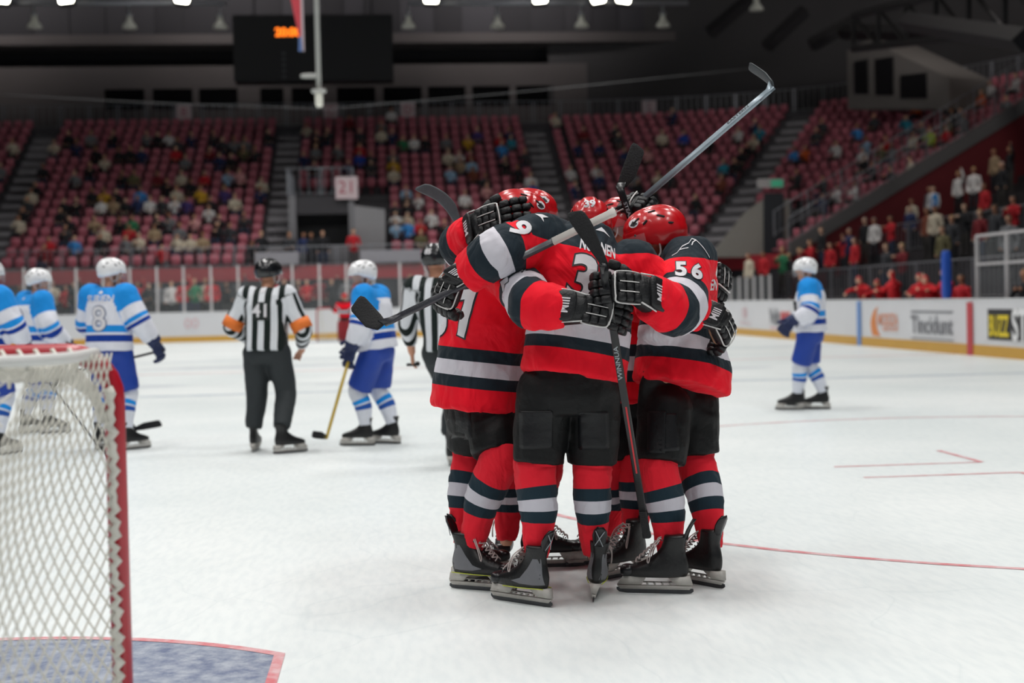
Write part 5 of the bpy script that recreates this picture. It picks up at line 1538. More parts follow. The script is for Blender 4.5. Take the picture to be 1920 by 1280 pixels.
    if jersey is STRIPE:
        st = (P - np.array(hem)) @ np.array(lat_s) / .58 + .55
        for s in 'LR':
            a, e = J['sh' + s], J['el' + s]
            da = (e - a).normalized(); la = (front - da * front.dot(da)).normalized()
            m_ = rg > .5; near = m_ & (((P - np.array(sh)) @ np.array(lat_s) < 0) == (s == 'L'))
            st = np.where(near, ((P - np.array(a)) @ np.array(la)) / .34 + .5, st)
        set_attr(jm, 'tb', np.clip(st, 0, .999))
    else:
        set_attr(jm, 'tb', np.clip(tb, 0, .999))
    hgt_ = (P - np.array(sh)) @ np.array(axis) - np.abs((P - np.array(sh)) @ np.array(lat_s)) * .10
    yk = np.where((rg < .5) | (sb < .30), .5 + (hgt_ - O.get('yoke', .0)) * 6, 0.0)
    set_attr(jm, 'yk', np.clip(yk, 0, 1))
    set_attr(jm, 'sb', sb); set_attr(jm, 'rg', rg)
    jm.update()
    if hi:
        wrinkle(jm, O['wr_amp'], 4.2, (1, 1, .55), O['seed'])
        wrinkle(jm, O['wr_amp'] * .4, 11, (1, 1, .8), O['seed'] + 3)
    else:
        wrinkle(jm, .006, 4.5, (1, 1, .55), O['seed'])
    bj = bvh_of(jm)
    jersey_o = part('jersey', jm, jersey, root)
    for it in O.get('decals', ()):
        kind_, s_, o_, r_, u_, size, fat, m_, e_ = it[:9]; wd = it[9] if len(it) > 9 else 1.0
        if kind_ == 'text': fl = text_mesh(s_, size, fat, wd)
        else:
            b2 = bmesh.new()
            for poly in s_: b2.faces.new([b2.verts.new((x * size, y * size, 0)) for x, y in poly])
            fl = to_mesh(b2, 'shape')
        wm = wrap_mesh(fl, o_, r_, u_, bj, e_, .018 if hi else .03, O.get('reach', .5))
        if len(wm.polygons): part(O.get('decal_name', 'lettering'), wm, m_, jersey_o)
    # --- pants
    bm = bmesh.new()
    top = hem + axis * .1
    pw = O.get('pant_w', .2)
    rings(bm, [(hip - UP * .1, lat_h * pw * .9, fb * .145), (hip - UP * .02, lat_h * pw, fb * .16), (hip.lerp(top, .6), lat_h * pw * .97, fb * .15), (top, lat_h * pw * .9, fb * .13)], 24, .85)
    for s in 'LR':
        h, k, an = J['hip' + s], J['kn' + s], J['an' + s]
        ball(bm, h, .128, 14, 10)
        if O['trousers']:
            tube(bm, [h, h.lerp(k, .5), k, k.lerp(an, .5), k.lerp(an, .96)], [.125, .115, .1, .09, .078], 16, 2)
        else:
            tube(bm, [h, h.lerp(k, .5), k + (h - k).normalized() * O.get('pant_up', .03)], [.125, .122, O.get('pant_r', .112)], 18, 2)
    pm_ = remesh(bm, .011 if hi else .018, 3, 'pants'); wrinkle(pm_, .006, 5, (1, 1, 1), O['seed'] + 5)
    pm_2 = pm_
    pants_o_base = None
    bp_src = pm_.copy() if O.get('pads') else None
    pants_o = part('trousers' if O['trousers'] else 'pants', pm_, pants, root)
    bp_ = bvh_of(bp_src) if bp_src else None
    for (cx, cy, D_, w_, h_, rr_) in O.get('pads', ()):
        b2 = bmesh.new(); b2.faces.new([b2.verts.new(V((x * w_ / 2, y * h_ / 2, 0))) for x, y in ((-.9, -1), (.9, -1), (1, -.9), (1, .9), (.9, 1), (-.9, 1), (-1, .9), (-1, -.9))])
        wm = wrap_mesh(to_mesh(b2, 'pad'), at(cx, cy, D_), V((1, rr_, 0)), UP, bp_, .004, .02, .6)
        if len(wm.polygons):
            po = part('thigh_panel', wm, PADCLOTH, pants_o); so = po.modifiers.new('thick', 'SOLIDIFY'); so.thickness = .006; so.offset = -1
    # --- socks and skates
    for s in 'LR':
        h, k, an = J['hip' + s], J['kn' + s], J['an' + s]
        if not O['trousers']:
            bm = bmesh.new(); n = 34
            td = J['toe' + s].copy(); td.z = 0; td.normalize()
            topk = k + (h - k).normalized() * .075
            path = smooth_path([topk, k + td * .012, k.lerp(an, .5) - td * .01, an - UP * .03], 12)
            prof = O.get('sock_r', [.086, .09, .086, .086, .080, .067, .060, .046])
            rr = []; N = len(path)
            arc = np.cumsum([0] + [(b_ - a_).length for a_, b_ in zip(path, path[1:])]); arc = arc / arc[-1]
            for i, p in enumerate(path):
                t = arc[i]; R_ = float(np.interp(t * (len(prof) - 1), range(len(prof)), prof))
                dd_ = (path[min(i + 1, N - 1)] - path[max(0, i - 1)]).normalized()
                x = td.cross(dd_).normalized(); y = dd_.cross(x)
                rr.append((p, x * R_, y * R_ * 1.06))
            rings(bm, rr, n, .95); sm_ = to_mesh(bm, 'sock')
            P2 = verts_np(sm_); t_ = np.empty(len(P2)); per = n
            visible0 = O.get('sock_t0', .16)
            t_ = np.array([(arc[min(i // per, N - 1)] - visible0) / (1 - visible0) for i in range(len(P2))])
            set_attr(sm_, 'tb', np.clip(t_, 0, .999))
            wrinkle(sm_, .0045 if hi else .003, 12, (1, 1, 1.6), O['seed'] + ord(s))
            part('sock', sm_, sock, root)
        skate(root, J['heel' + s], J['toe' + s], detail=hi, roll=J.get('roll' + s, 0), toe_up=J.get('tup' + s, 0), panel=O.get('panel' + s, O.get('panel')), guard_mark=O.get('guard', 'x'), tendon=hi)
    # --- helmet, face, gloves
    helmet(root, J['head'], f_head, u_head, shell, O['visor'], O['emblem'], O['helmet_number'], hi, O.get('helmet_sc', 1.0), None)
    if O['face']: face_parts(root, body, J['head'], f_head, u_head)
    if not O['bare']:
        for s in 'LR':
            g = O.get('glove' + s, {})
            if g is None: continue
            w, e = J['wr' + s], J['el' + s]
            hd = J.get('hd' + s, (w - e).normalized()); hb = J.get('hb' + s, perp(hd)[0])
            glove(root, w, hd, hb, g.pop('side', 1 if s == 'L' else -1), glove_m, cuff_bend=(e - w), detail=hi, **g)
    return root, dict(hem=hem, axis=axis, n_hem=n_hem, lat=lat_s, front=front, bvh=bj, jersey=jersey_o, pants=pants_o)

# ================================================================== THE FIVE PLAYERS IN THE HUDDLE
GRP = 'red jersey players hugging on the ice'
BACK = V((0, -1, 0))
def pts(**k): return {n: at(*v) for n, v in k.items()}
def gpt(px, py): return ground(px, py, 0.0)
cR = lambda s: s

# ---- number 39, back to the camera
J = pts(hipL=(1022, 735, 6.46), hipR=(1112, 735, 6.5), knL=(1006, 878, 6.46), knR=(1110, 880, 6.52), anL=(1006, 1030, 6.44), anR=(1113, 1026, 6.55),
        shL=(1012, 452, 6.46), shR=(1186, 503, 6.52), elL=(935, 474, 6.30), elR=(1255, 562, 6.50), wrL=(850, 530, 6.42), wrR=(1345, 600, 6.56),
        neck=(1107, 430, 6.56), head=(1107, 424, 6.72), hem=(1076, 705, 6.47))
J['heelL'] = gpt(1020, 1137); J['toeL'] = V((-.72, .6, 0)); J['heelR'] = gpt(1113, 1126); J['toeR'] = V((.12, 1, 0)); J['rollR'] = .12
J['gaze'] = V((.05, .88, -.45)); J['hup'] = V((.0, .45, .88))
J['hdL'] = at(828, 590, 6.45) - at(850, 530, 6.42); J['hbL'] = V((-.55, -.8, .1)); J['hdR'] = at(1372, 640, 6.72) - at(1350, 590, 6.62); J['hbR'] = V((.7, -.7, .1))
rt, ul = V((1, .1, 0)), V((.1, 0, 1))
oc = at(1092, 540, 6.3)
dec = []
rB = (J['shR'] - J['shL']).normalized(); uB = (J['neck'] - J['hem']).normalized()
for fat, m_, e_ in ((.017, INKD, .003), (.009, INK, .0055)):
    dec.append(('text', '3', at(1092, 527, 6.3), rB, uB, .29, fat, m_, e_, .9)); dec.append(('text', '9', at(1157, 545, 6.32), rB, uB, .29, fat, m_, e_, .9))
    dec.append(('text', '9', at(972, 432, 6.3), V((.5, -.1, -.8)), V((.75, .3, .6)), .15, fat * .5, m_, e_))
dec.append(('text', 'NUONEN', at(1129, 461, 6.3), rB, uB, .078, .0022, INK, .004, .5))
dec.append(('shape', [[(-1, -.2), (-.2, .5), (.2, .3), (1.2, -.5), (.2, -.1)]], at(1134, 430, 6.4), rB, uB + BACK * .0, .035, 0, INK, .004))
dec.append(('shape', [[(-.8, .6), (0, .5), (.9, 0), (.2, -.1), (.3, -.8), (-.1, -.1)]], at(1015, 410, 6.4), V((1, 0, 0)), V((0, .3, 1)), .035, 0, INK, .004))
hockey('hockey_player', J, 'hockey player in red jersey 39 seen from behind at the centre of the huddle', GRP, RED_JERSEY, BLACKP, RED_SOCK, REDSHELL, GLV,
       opts=dict(decals=dec, seed=1.0, helmet_number='39', hem_tilt=-.16, face=True, helmet_sc=.9, panelL=BOOTG, panelR=BOOTG, pads=((1006, 812, 6.2, .15, .17, 0), (1118, 815, 6.2, .14, .17, 0)), emblem=True,
                 gloveL=dict(curl=(35, 55, 40), sc=1.1), gloveR=dict(curl=(30, 45, 35), sc=1.15, palm=True), visor=True))

# ---- number 57, left, arm round 39
J = pts(hipL=(888, 776, 6.93), hipR=(922, 782, 6.81), knL=(882, 852, 6.98), knR=(932, 862, 6.72), anL=(870, 1005, 6.93), anR=(884, 1016, 6.80),
        shL=(893, 482, 7.02), shR=(952, 508, 6.60), elL=(880, 560, 7.22), elR=(1000, 572, 6.20), wrL=(930, 560, 7.3), wrR=(1096, 580, 6.15),
        neck=(935, 462, 6.84), head=(972, 412, 6.84), hem=(893, 765, 6.86))
J['heelR'] = gpt(852, 1104); J['toeR'] = V((.86, -.42, 0)); J['heelL'] = gpt(862, 1094); J['toeL'] = V((.75, .55, 0))
J['heelR'] = gpt(860, 1103); 
J['gaze'] = V((.93, .25, -.25)); J['hup'] = V((.22, .0, 1))
J['hdR'] = at(1155, 592, 6.14) - at(1096, 580, 6.15); J['hbR'] = V((.1, -1, .15))
nB = V((-.62, -.78, 0)); rB = V((.78, -.62, 0))
dec = []
for fat, m_, e_ in ((.017, INKD, .003), (.009, INK, .0055)):
    dec.append(('text', '7', at(872, 592, 6.66), V((.86, -.5, .05)), V((.10, 0, 1)), .29, fat, m_, e_)); dec.append(('text', '5', at(818, 590, 6.8), V((.78, -.62, .05)), V((.10, 0, 1)), .29, fat, m_, e_))
    dec.append(('text', '5', at(972, 535, 6.5), V((.75, -.2, .5)), V((-.45, 0, .85)), .13, fat * .5, m_, e_)); dec.append(('text', '7', at(1000, 522, 6.5), V((.75, -.2, .5)), V((-.45, 0, .85)), .13, fat * .5, m_, e_))
hockey('hockey_player', J, 'hockey player in red jersey 57 at the left of the huddle, arm round number 39', GRP, RED_JERSEY, BLACKP, RED_SOCK, REDSHELL, GLV,
       opts=dict(decals=dec, seed=2.0, emblem=True, hem_tilt=0.0, hem_w=.205, hem_d=.205, chest_w=.2, chest_d=.18, panel=BOOTG, pant_w=.16, sleeve_r=(.115, .102, .1, .092, .082), pads=((868, 800, 6.6, .13, .16, .3),), 
                 gloveR=dict(curl=(20, 35, 25), sc=1.15), gloveL=dict(curl=(30, 45, 35))))

# ---- number 56, right, arm on 39's back
J = pts(hipL=(1247, 768, 6.79), hipR=(1297, 762, 6.93), knL=(1238, 880, 6.70), knR=(1307, 862, 6.92), anL=(1254, 1030, 6.66), anR=(1334, 1014, 6.77),
        shL=(1295, 492, 6.62), shR=(1240, 480, 7.02), elL=(1272, 583, 6.32), elR=(1195, 560, 7.1), wrL=(1192, 543, 6.16), wrR=(1130, 560, 7.1),
        neck=(1268, 466, 6.84), head=(1231, 446, 6.76), hem=(1276, 726, 6.84))
J['heelL'] = gpt(1281, 1113); J['toeL'] = V((-.97, .22, 0)); J['heelR'] = gpt(1345, 1102); J['toeR'] = V((-.62, .75, 0))
J['gaze'] = V((-.93, .22, -.26)); J['hup'] = V((-.22, 0, 1))
J['hdL'] = at(1105, 535, 6.06) - at(1192, 543, 6.16); J['hbL'] = V((0, -1, .2))
dec = []
for fat, m_, e_ in ((.017, INKD, .003), (.009, INK, .0055)):
    dec.append(('text', '5', at(1270, 516, 6.5), V((1, 0, -.12)), V((.15, .2, 1)), .105, fat * .5, m_, e_)); dec.append(('text', '6', at(1300, 520, 6.5), V((1, 0, -.12)), V((.15, .2, 1)), .105, fat * .5, m_, e_))
mt = [(-1, -.5), (-.75, -.42), (-.45, .05), (-.1, .25), (.1, .6), (.3, .5), (1.05, -.42)]
mt_poly = [[a, b, (b[0], b[1] - .07), (a[0], a[1] - .07)] for a, b in zip(mt, mt[1:])] + [[(.3, .5), (.1, .3), (.02, .05), (.08, .05), (.16, .28), (.34, .44)], [(-.6, -.22), (-.15, -.14), (-.15, -.2), (-.62, -.29)]]
dec.append(('shape', mt_poly, at(1290, 478, 6.6), V((1, 0, -.05)), V((0, .4, 1)), .085, 0, INK, .0045))
dec.append(('text', 'EN', at(1338, 535, 6.7), V((.35, .9, 0)), V((0, 0, 1)), .07, .002, INK, .004))
hockey('hockey_player', J, 'hockey player in red jersey 56 at the right of the huddle facing left', GRP, RED_JERSEY, BLACKP, RED_SOCK, REDSHELL, GLV,
       opts=dict(decals=dec, seed=3.0, emblem=True, hem_tilt=-.3, yoke=-.045, helmet_sc=1.06, hem_w=.215, hem_d=.225, chest_w=.2, chest_d=.175, guard='bar', pant_w=.17, 
                 sleeve_r=(.12, .112, .108, .102, .092), pads=((1270, 815, 6.5, .1, .17, .2), (1225, 815, 6.5, .09, .19, -.2)), gloveL=dict(curl=(38, 52, 40), sc=1.25), gloveR=dict(curl=(30, 45, 35)), pant_r=.112))

# ---- player behind, left, holding 57's head
J = pts(hipL=(1020, 735, 7.30), hipR=(960, 735, 7.30), knL=(1015, 880, 7.25), knR=(955, 880, 7.22), anL=(1012, 1000, 7.25), anR=(950, 1000, 7.22),
        shL=(1040, 455, 7.32), shR=(935, 462, 7.25), elL=(1070, 560, 7.3), elR=(866, 462, 6.98), wrL=(1060, 620, 7.1), wrR=(902, 420, 6.74),
        neck=(985, 440, 7.28), head=(994, 404, 7.24), hem=(990, 745, 7.28))
J['heelR'] = gpt(950, 1050); J['toeR'] = V((-.08, -1, 0)); J['heelL'] = gpt(965, 1062) + V((.06, 0, 0)); J['toeL'] = V((1, .05, 0))
J['heelL'].y = 7.30
J['gaze'] = V((.96, -.15, -.18)); J['hup'] = V((.12, 0, 1))
J['hdR'] = at(980, 392, 6.64) - at(902, 420, 6.74); J['hbR'] = V((-.2, -1, .25))
hockey('hockey_player', J, 'hockey player in red behind number 57 with a black glove on his helmet', GRP, RED_JERSEY, BLACKP, RED_SOCK, REDSHELL, GLV,
       opts=dict(seed=4.0, emblem=True, panel=None, hem_w=.22, helmet_sc=.95, gloveR=dict(curl=(12, 20, 18), sc=1.2), gloveL=dict(curl=(30, 45, 35))))

# ---- player behind, right, holding the silver stick up
J = pts(hipL=(1205, 735, 7.30), hipR=(1150, 735, 7.28), knL=(1195, 870, 7.22), knR=(1150, 872, 7.25), anL=(1188, 1000, 7.18), anR=(1145, 985, 7.4),
        shL=(1232, 470, 7.3), shR=(1135, 470, 7.3), elL=(1285, 525, 7.34), elR=(1148, 445, 7.5), wrL=(1352, 470, 7.12), wrR=(1162, 398, 7.16),
        neck=(1175, 452, 7.28), head=(1166, 422, 7.18), hem=(1178, 750, 7.26))
J['wrL'] = at(1348, 505, 7.12)
J['heelL'] = gpt(1203, 1074); J['toeL'] = V((-.75, -.6, 0)); J['heelR'] = V((J['anR'].x + .02, 7.45, 0)); J['toeR'] = V((-.8, -.5, 0))
J['gaze'] = V((.75, -.55, -.35)); J['hup'] = V((.3, -.1, 1))
J['hdL'] = at(1368, 575, 6.95) - at(1372, 500, 7.05); J['hbL'] = V((.75, -.6, .1)); J['hdR'] = at(1206, 376, 7.06) - at(1162, 398, 7.16); J['hbR'] = V((-.3, -.5, .9))
hockey('hockey_player', J, 'hockey player in red mostly hidden behind number 56, raising the silver stick', GRP, RED_JERSEY, BLACKP, RED_SOCK, REDSHELL, GLV,
       opts=dict(seed=5.0, emblem=True, hem_w=.2, gloveL=dict(curl=(15, 30, 30), sc=1.15, palm=True), gloveR=dict(curl=(35, 50, 40), sc=1.2, label_text=None), helmet_sc=.95,
                 decals=[('text', 'W', at(1162, 790, 7.0), V((1, 0, 0)), UP, .05, .002, INK, .004)]))

# ---- sticks
stick('hockey_stick', at(1152, 397, 6.10), at(722, 606, 6.50), at(681, 562, 6.62), 'hockey stick with black taped blade lying across the back of number 39', blade_up=V((-.55, -.2, -.6)), grip_len=.30, hgt=.09, text='PROSTOCK', text_at=.84, tsize=.02, text_m=INKD, shaft=mat('grey_print_shaft', '#3c3c42', .35, var=.5, scale=40))
stick('hockey_stick', at(1213, 1006, 6.42), at(1131, 500, 6.06), at(1066, 402, 6.02), 'black hockey stick held upside down against the back of number 39', grip=TAPE, grip_len=.13, hgt=.075, text='WINNUA', text_m=INKG, text_at=.66, stripe=(.25, .5, INKR), tsize=.028, blade_up=V((.7, 0, .5)), wid=.0165, heel_w=.4, heel_t=1.5)
stick('hockey_stick', at(1204, 470, 7.02), at(1160, 346, 7.02), at(1190, 268, 7.0), 'black hockey stick with its taped blade upright beside helmet of number 56', grip_len=.02, text='STEALTH', text_m=INKG, text_at=.55, hgt=.075, tsize=.024, blade_up=V((1, 0, .3)), wid=.017)
SILV = mat('silver_shaft', '#8d9ba4', .35, .3, var=.25, scale=20)
stick('hockey_stick', at(1196, 380, 7.1), at(1450, 163, 7.0), at(1412, 128, 7.22), 'silver hockey stick raised high over the huddle', shaft=SILV, grip_len=.03, grip=WTAPE, text='EASTERN', text_m=INKD, text_at=.75, hgt=.06, curve=-.02, tsize=.025, blade_up=V((-.3, -.2, .9)), blade_m=mat('dark_worn_blade', '#3a4145', .5, var=.3, scale=25), wid=.0185)
stick('hockey_stick', at(905, 560, 7.25), at(857, 424, 7.1), at(780, 356, 7.1), 'hockey stick with worn grey curved blade rising behind number 57', grip_len=.02, hgt=.058, curve=-.06, blade_m=mat('grey_worn_blade', '#4f565a', .5, var=.35, scale=20), blade_up=V((-.3, 0, .9)), bow=.035, text='VOLT', text_m=INKG, text_at=.85)

# ================================================================== THE NEAR GOAL
REDPOST = mat('red_goal_post', '#b01628', .35, var=.08, scale=5, coat=.3)
NETM = mat('white_net_cord', '#d9d6cc', .8)
PADM = mat('white_net_padding', '#d6d4cc', .85, var=.12, scale=25, bump=.6, bscale=60)
def goal(v0, sg, label, cell=.046, cord=.0034, near=True):
    """sg = direction (in v) of the back of the net"""
    G = thing('hockey_goal', (0, 0, 0), label, 'goal', M=RM @ Matrix.Translation((-.035 if near else 0, v0, 0)))
    H, Wd = 1.235, .905
    bm = bmesh.new(); r = .13
    path = [V((-Wd, 0, 0)), V((-Wd, 0, H - r))] + [V((-Wd + r - r * math.cos(t), 0, H - r + r * math.sin(t))) for t in np.linspace(.2, math.pi / 2, 6)] + [V((Wd - r + r * math.sin(t), 0, H - r + r * math.cos(t))) for t in np.linspace(0, math.pi / 2 - .2, 6)] + [V((Wd, 0, H - r)), V((Wd, 0, 0))]
    tube(bm, path, .03, 16); rink_obj('post_and_crossbar', bm, REDPOST, G, smooth=True)
    def rear(s, z):
        t = z / H; return V((s * (Wd - .2 * (1 - t) - .12), sg * (1.08 - .55 * t ** 1.6), z))
    bm = bmesh.new(); tube(bm, [V((-Wd, 0, .02)), V((-Wd + .02, sg * .5, .02)), rear(-1, .02), V((0, sg * 1.12, .02)), rear(1, .02), V((Wd - .02, sg * .5, .02)), V((Wd, 0, .02))], .022, 10, 5); rink_obj('base_bar', bm, mat('white_goal_base', '#d5d5d3', .5), G, smooth=True)
    bm = bmesh.new(); tube(bm, [V((-Wd + .05, 0, H)), rear(-1, H), V((0, sg * .56, H)), rear(1, H), V((Wd - .05, 0, H))], .016, 8, 5); rink_obj('top_bar', bm, mat('white_goal_base', '#d5d5d3', .5), G, smooth=True)
    # netting: diamond cords over side, back and top panels
    def panel(fn, W_, H_, name):
        bm = bmesh.new(); st = cell * math.sqrt(2)
        for dr in (1, -1):
            c = -H_ if dr == 1 else 0.0
            end = W_ if dr == 1 else W_ + H_
            while c < end:
                pts_ = []
                n = int(H_ / .05) + 1
                for i in range(n + 1):
                    y = H_ * i / n; x = c + y if dr == 1 else c - y
                    if -1e-6 <= x <= W_ + 1e-6: pts_.append(fn(min(1, max(0, x / W_)), y / H_))
                if len(pts_) > 1: tube(bm, pts_, cord, 4, 1, False)
                c += st
        return rink_obj(name, bm, NETM, G, kind='stuff', smooth=True)
    def sag(p, a, b, k=.05): return p + V((0, -sg * k * math.sin(math.pi * a) * math.sin(math.pi * b), -.0))
    panel(lambda a, t: V((Wd, sg * .02, t * H)).lerp(rear(1, t * H), a) + V((-.05 * math.sin(math.pi * a) * math.sin(math.pi * t), 0, 0)), 1.05, H, 'side_netting')
    panel(lambda a, t: V((-Wd, sg * .02, t * H)).lerp(rear(-1, t * H), a) + V((.05 * math.sin(math.pi * a) * math.sin(math.pi * t), 0, 0)), 1.05, H, 'side_netting')
    panel(lambda a, t: sag(rear(-1, t * H).lerp(rear(1, t * H), a), a, t), 1.6, H + .3, 'back_netting')
    panel(lambda a, t: sag(V((-Wd + .1, 0, H)).lerp(V((Wd - .1, 0, H)), a).lerp(rear(-1, H).lerp(rear(1, H), a), t) + V((0, 0, -.03 * math.sin(math.pi * t))), a, t, 0), 1.75, .5, 'top_netting')
    if near:
        # bunched lacing that ties the net to the pipe
        rg_ = random.Random(5)
        for s in (-1, 1):
            bm = bmesh.new(); n = 60
            p_ = [V((s * (Wd - .004 + .012 * (i % 2) - .01 * rg_.random()), sg * (.042 + .015 * rg_.random()), H - .1 - (H - .12) * i / n)) for i in range(n + 1)]
            tube(bm, p_, [.009 + .007 * rg_.random() for _ in range(n + 1)], 6); rink_obj('post_lacing', bm, PADM, G, smooth=True)
        bm = bmesh.new(); n = 70
        p_ = [V((-Wd + .13 + (2 * Wd - .26) * i / n, sg * (.06 + .01 * rg_.random()), H - .045 + .01 * rg_.random())) for i in range(n + 1)]
        p_ = [V((-Wd + .02, sg * .05, H - .2)), V((-Wd + .05, sg * .055, H - .11))] + p_ + [V((Wd - .05, sg * .055, H - .11)), V((Wd - .02, sg * .05, H - .2))]
        tube(bm, p_, [.012, .02] + [.03 + .012 * rg_.random() for _ in range(n + 1)] + [.02, .012], 8); rink_obj('crossbar_lacing', bm, PADM, G, smooth=True)
        for i in range(34):
            u = -Wd + .12 + i * (2 * Wd - .24) / 33
            bm = bmesh.new(); tube(bm, [V((u, sg * .032, H + .012)), V((u + .01, sg * .05, H + .01)), V((u + .03, sg * .08, H - .02)), V((u + .03, sg * .07, H - .09)), V((u + .02, sg * .02, H - .045))], .006, 5, 3); rink_obj('lacing_loop', bm, NETM, G, smooth=True)
    return G
goal(0.0, -1, 'red hockey goal with white netting seen from behind at the lower left')
goal(50.3, 1, 'small far red hockey goal with white netting in front of the end boards', .16, .006, False)

# ================================================================== SKATERS FARTHER OFF
def pose(px, py, yaw, s=.96, lean=0.0, armL=None, armR=None, legs=None, look=None, look_down=0.0, hips=0.0, z0=0.0, base=None, crouch=0.0, sway=0.0):
    """joints of a standing skater: base on the ice at a pixel, yaw 0 = facing away from the camera, positive = turned left"""
    b = base if base is not None else ground(px, py)
    M = Matrix.Translation(b + V((0, 0, z0))) @ Matrix.Rotation(yaw, 4, 'Z') @ Matrix.Scale(s, 4)
    A = dict(el=(.32, -.03, 1.27), wr=(.30, .2, 1.09), hd=(-.05, .6, -.8), hb=(1, .2, .2))
    def arm(k, sx):
        a = dict(A); a.update(k or {}); f = lambda v: (v[0] * sx, v[1], v[2]); return {q: f(v) for q, v in a.items()}
    aL, aR = arm(armL, -1), arm(armR, 1)
    lg_ = dict(knL=(-.13, .08, .57), anL=(-.14, -.02, .25), toeL=(-.15, 1, 0), knR=(.13, .08, .57), anR=(.14, -.02, .25), toeR=(.15, 1, 0)); lg_.update(legs or {})
    T = lambda v, tw=0: M @ V(v)
    def tor(v):   # the trunk leans forward about the hips
        q = V(v) - V((0, 0, .97)); return M @ (Matrix.Rotation(-lean, 3, 'X') @ q + V((0, 0, .97 - crouch)))
    J = dict(hipL=tor((-.11, 0, .97)), hipR=tor((.11, 0, .97)), hem=tor((0, -.01, .99)), shL=tor((-.2, 0, 1.54)), shR=tor((.2, 0, 1.54)), neck=tor((0, .02, 1.60)), head=tor((0, .06, 1.775)),
             elL=tor(aL['el']), wrL=tor(aL['wr']), elR=tor(aR['el']), wrR=tor(aR['wr']))
    for q in ('hipL', 'hipR', 'hem', 'shL', 'shR', 'neck', 'head', 'elL', 'elR', 'wrL', 'wrR'): J[q] = J[q] + V((sway * J[q].z / 1.7, 0, 0))
    R = M.to_3x3().normalized()
    for k_, a in (('L', aL), ('R', aR)):
        J['hd' + k_] = R @ V(a['hd']); J['hb' + k_] = R @ V(a['hb'])
    for k_ in 'LR':
        J['kn' + k_] = T(lg_['kn' + k_]); J['an' + k_] = T(lg_['an' + k_]); J['toe' + k_] = R @ V(lg_['toe' + k_])
        td = J['toe' + k_].copy(); td.z = 0; td.normalize()
        J['heel' + k_] = J['an' + k_] - td * .045; J['heel' + k_].z = lg_.get('hz' + k_, 0.0)
    lk = look if look is not None else 0.0
    J['gaze'] = V((-math.sin(yaw + lk), math.cos(yaw + lk), -.12 - look_down)); J['hup'] = UP
    return J, M
BG = 'blue and white jersey players'
def bopts(seed, **k):
    d = dict(seed=seed, visor=True, pant_w=.2, sock_r=[.08, .082, .08, .08, .075, .062, .052], sock_t0=.14, pant_r=.118, pant_up=.02); d.update(k); return d
def back_number(J, M, n, name=None, m_=INKG, size=.33, nm=(INK, .07)):
    lat = (J['shR'] - J['shL']).normalized(); ax = (J['neck'] - J['hem']).normalized(); n_ = lat.cross(ax)   # points to the chest
    o = J['hem'].lerp(J['neck'], .50) + n_ * .12
    d = []
    NAVY = mat('ink_navy', '#4a5f86', .6)
    d.append(('text', n, o, lat, ax, size, .012, NAVY, .004)); d.append(('text', n, o, lat, ax, size, .004, INK, .008))
    if name: d.append(('text', name, J['hem'].lerp(J['neck'], .835) + n_ * .12, lat, ax, .1, .002, INK, .006, .9))
    d.append(('shape', [[(-1, 0), (0, 1), (1, 0), (0, -.5)]], J['hem'].lerp(J['neck'], .94) + n_ * .12, lat, ax, .025, 0, INK, .006))
    return d
# number 8
J, M = pose(212, 842, math.radians(-18), .97, armL=dict(el=(.3, .05, 1.25), wr=(.2, .28, 1.1)), armR=dict(el=(.36, .0, 1.27), wr=(.44, .14, 1.03), hd=(.25, .3, -.9), hb=(.9, -.3, .2)), look=math.radians(-48), legs=dict(anR=(.2, -.05, .25), knR=(.16, .05, .57), toeR=(.5, 1, 0)))
hockey('hockey_player', J, 'hockey player in blue and white jersey 8 behind the net, back turned', BG, BLUE_JERSEY, BLUEP, BLUE_SOCK, WHSHELL, GLVB, False, bopts(11, decals=back_number(J, M, '8', 'SURIEN')))
stick('hockey_stick', at(104, 706, 13.6), at(296, 648, 13.1) , at(330, 640, 13.0), 'dark hockey stick held level behind number 8', hgt=.05, grip=TAPE, blade_m=GLVB, wid=.014, group=None) if False else None
h8 = J['wrR'] + J['hdR'].normalized() * .06
stick('hockey_stick', h8 + (h8 - at(104, 706, 13.9)).normalized() * .05, at(110, 704, 13.9), at(96, 722, 14.1), 'thin hockey stick held level by number 8 through the net', grip=TAPE, grip_len=.1, hgt=.06)
# player left of number 8
J2, M2 = pose(72, 812, math.radians(-45), .955, armL=dict(el=(.3, .05, 1.22), wr=(.16, .3, 1.02)), armR=dict(el=(.33, .02, 1.24), wr=(.2, .32, 1.0), hd=(-.2, .6, -.7)), look=math.radians(-40), legs=dict(anL=(-.2, -.05, .25), anR=(.2, .02, .25)))
hockey('hockey_player', J2, 'hockey player in blue and white looking right at the far left above the net', BG, BLUE_JERSEY, BLUEP, BLUE_SOCK, WHSHELL, GLVB, False, bopts(12, decals=back_number(J2, M2, '9')))
stick('hockey_stick', J2['wrR'] + V((-.08, 0, .12)), at(256, 806, 14.1), at(308, 797, 13.9), 'hockey stick with black blade on the ice right of the goal post', grip=TAPE, grip_len=.15, hgt=.07, blade_up=UP)
# player cut by the left edge
J3, M3 = pose(-18, 852, math.radians(-25), .97, armR=dict(el=(.33, .05, 1.24), wr=(.26, .26, 1.05)), look=-.4)
hockey('hockey_player', J3, 'hockey player in blue and white cut off by the left edge', BG, BLUE_JERSEY, BLUEP, BLUE_SOCK, WHSHELL, GLVB, False, bopts(13))
stick('hockey_stick', at(78, 700, 13.5), at(190, 842, 13.2), at(214, 868, 12.95), 'dark hockey stick slanting down behind the netting', grip=TAPE, grip_len=.15, hgt=.06, blade_up=UP)
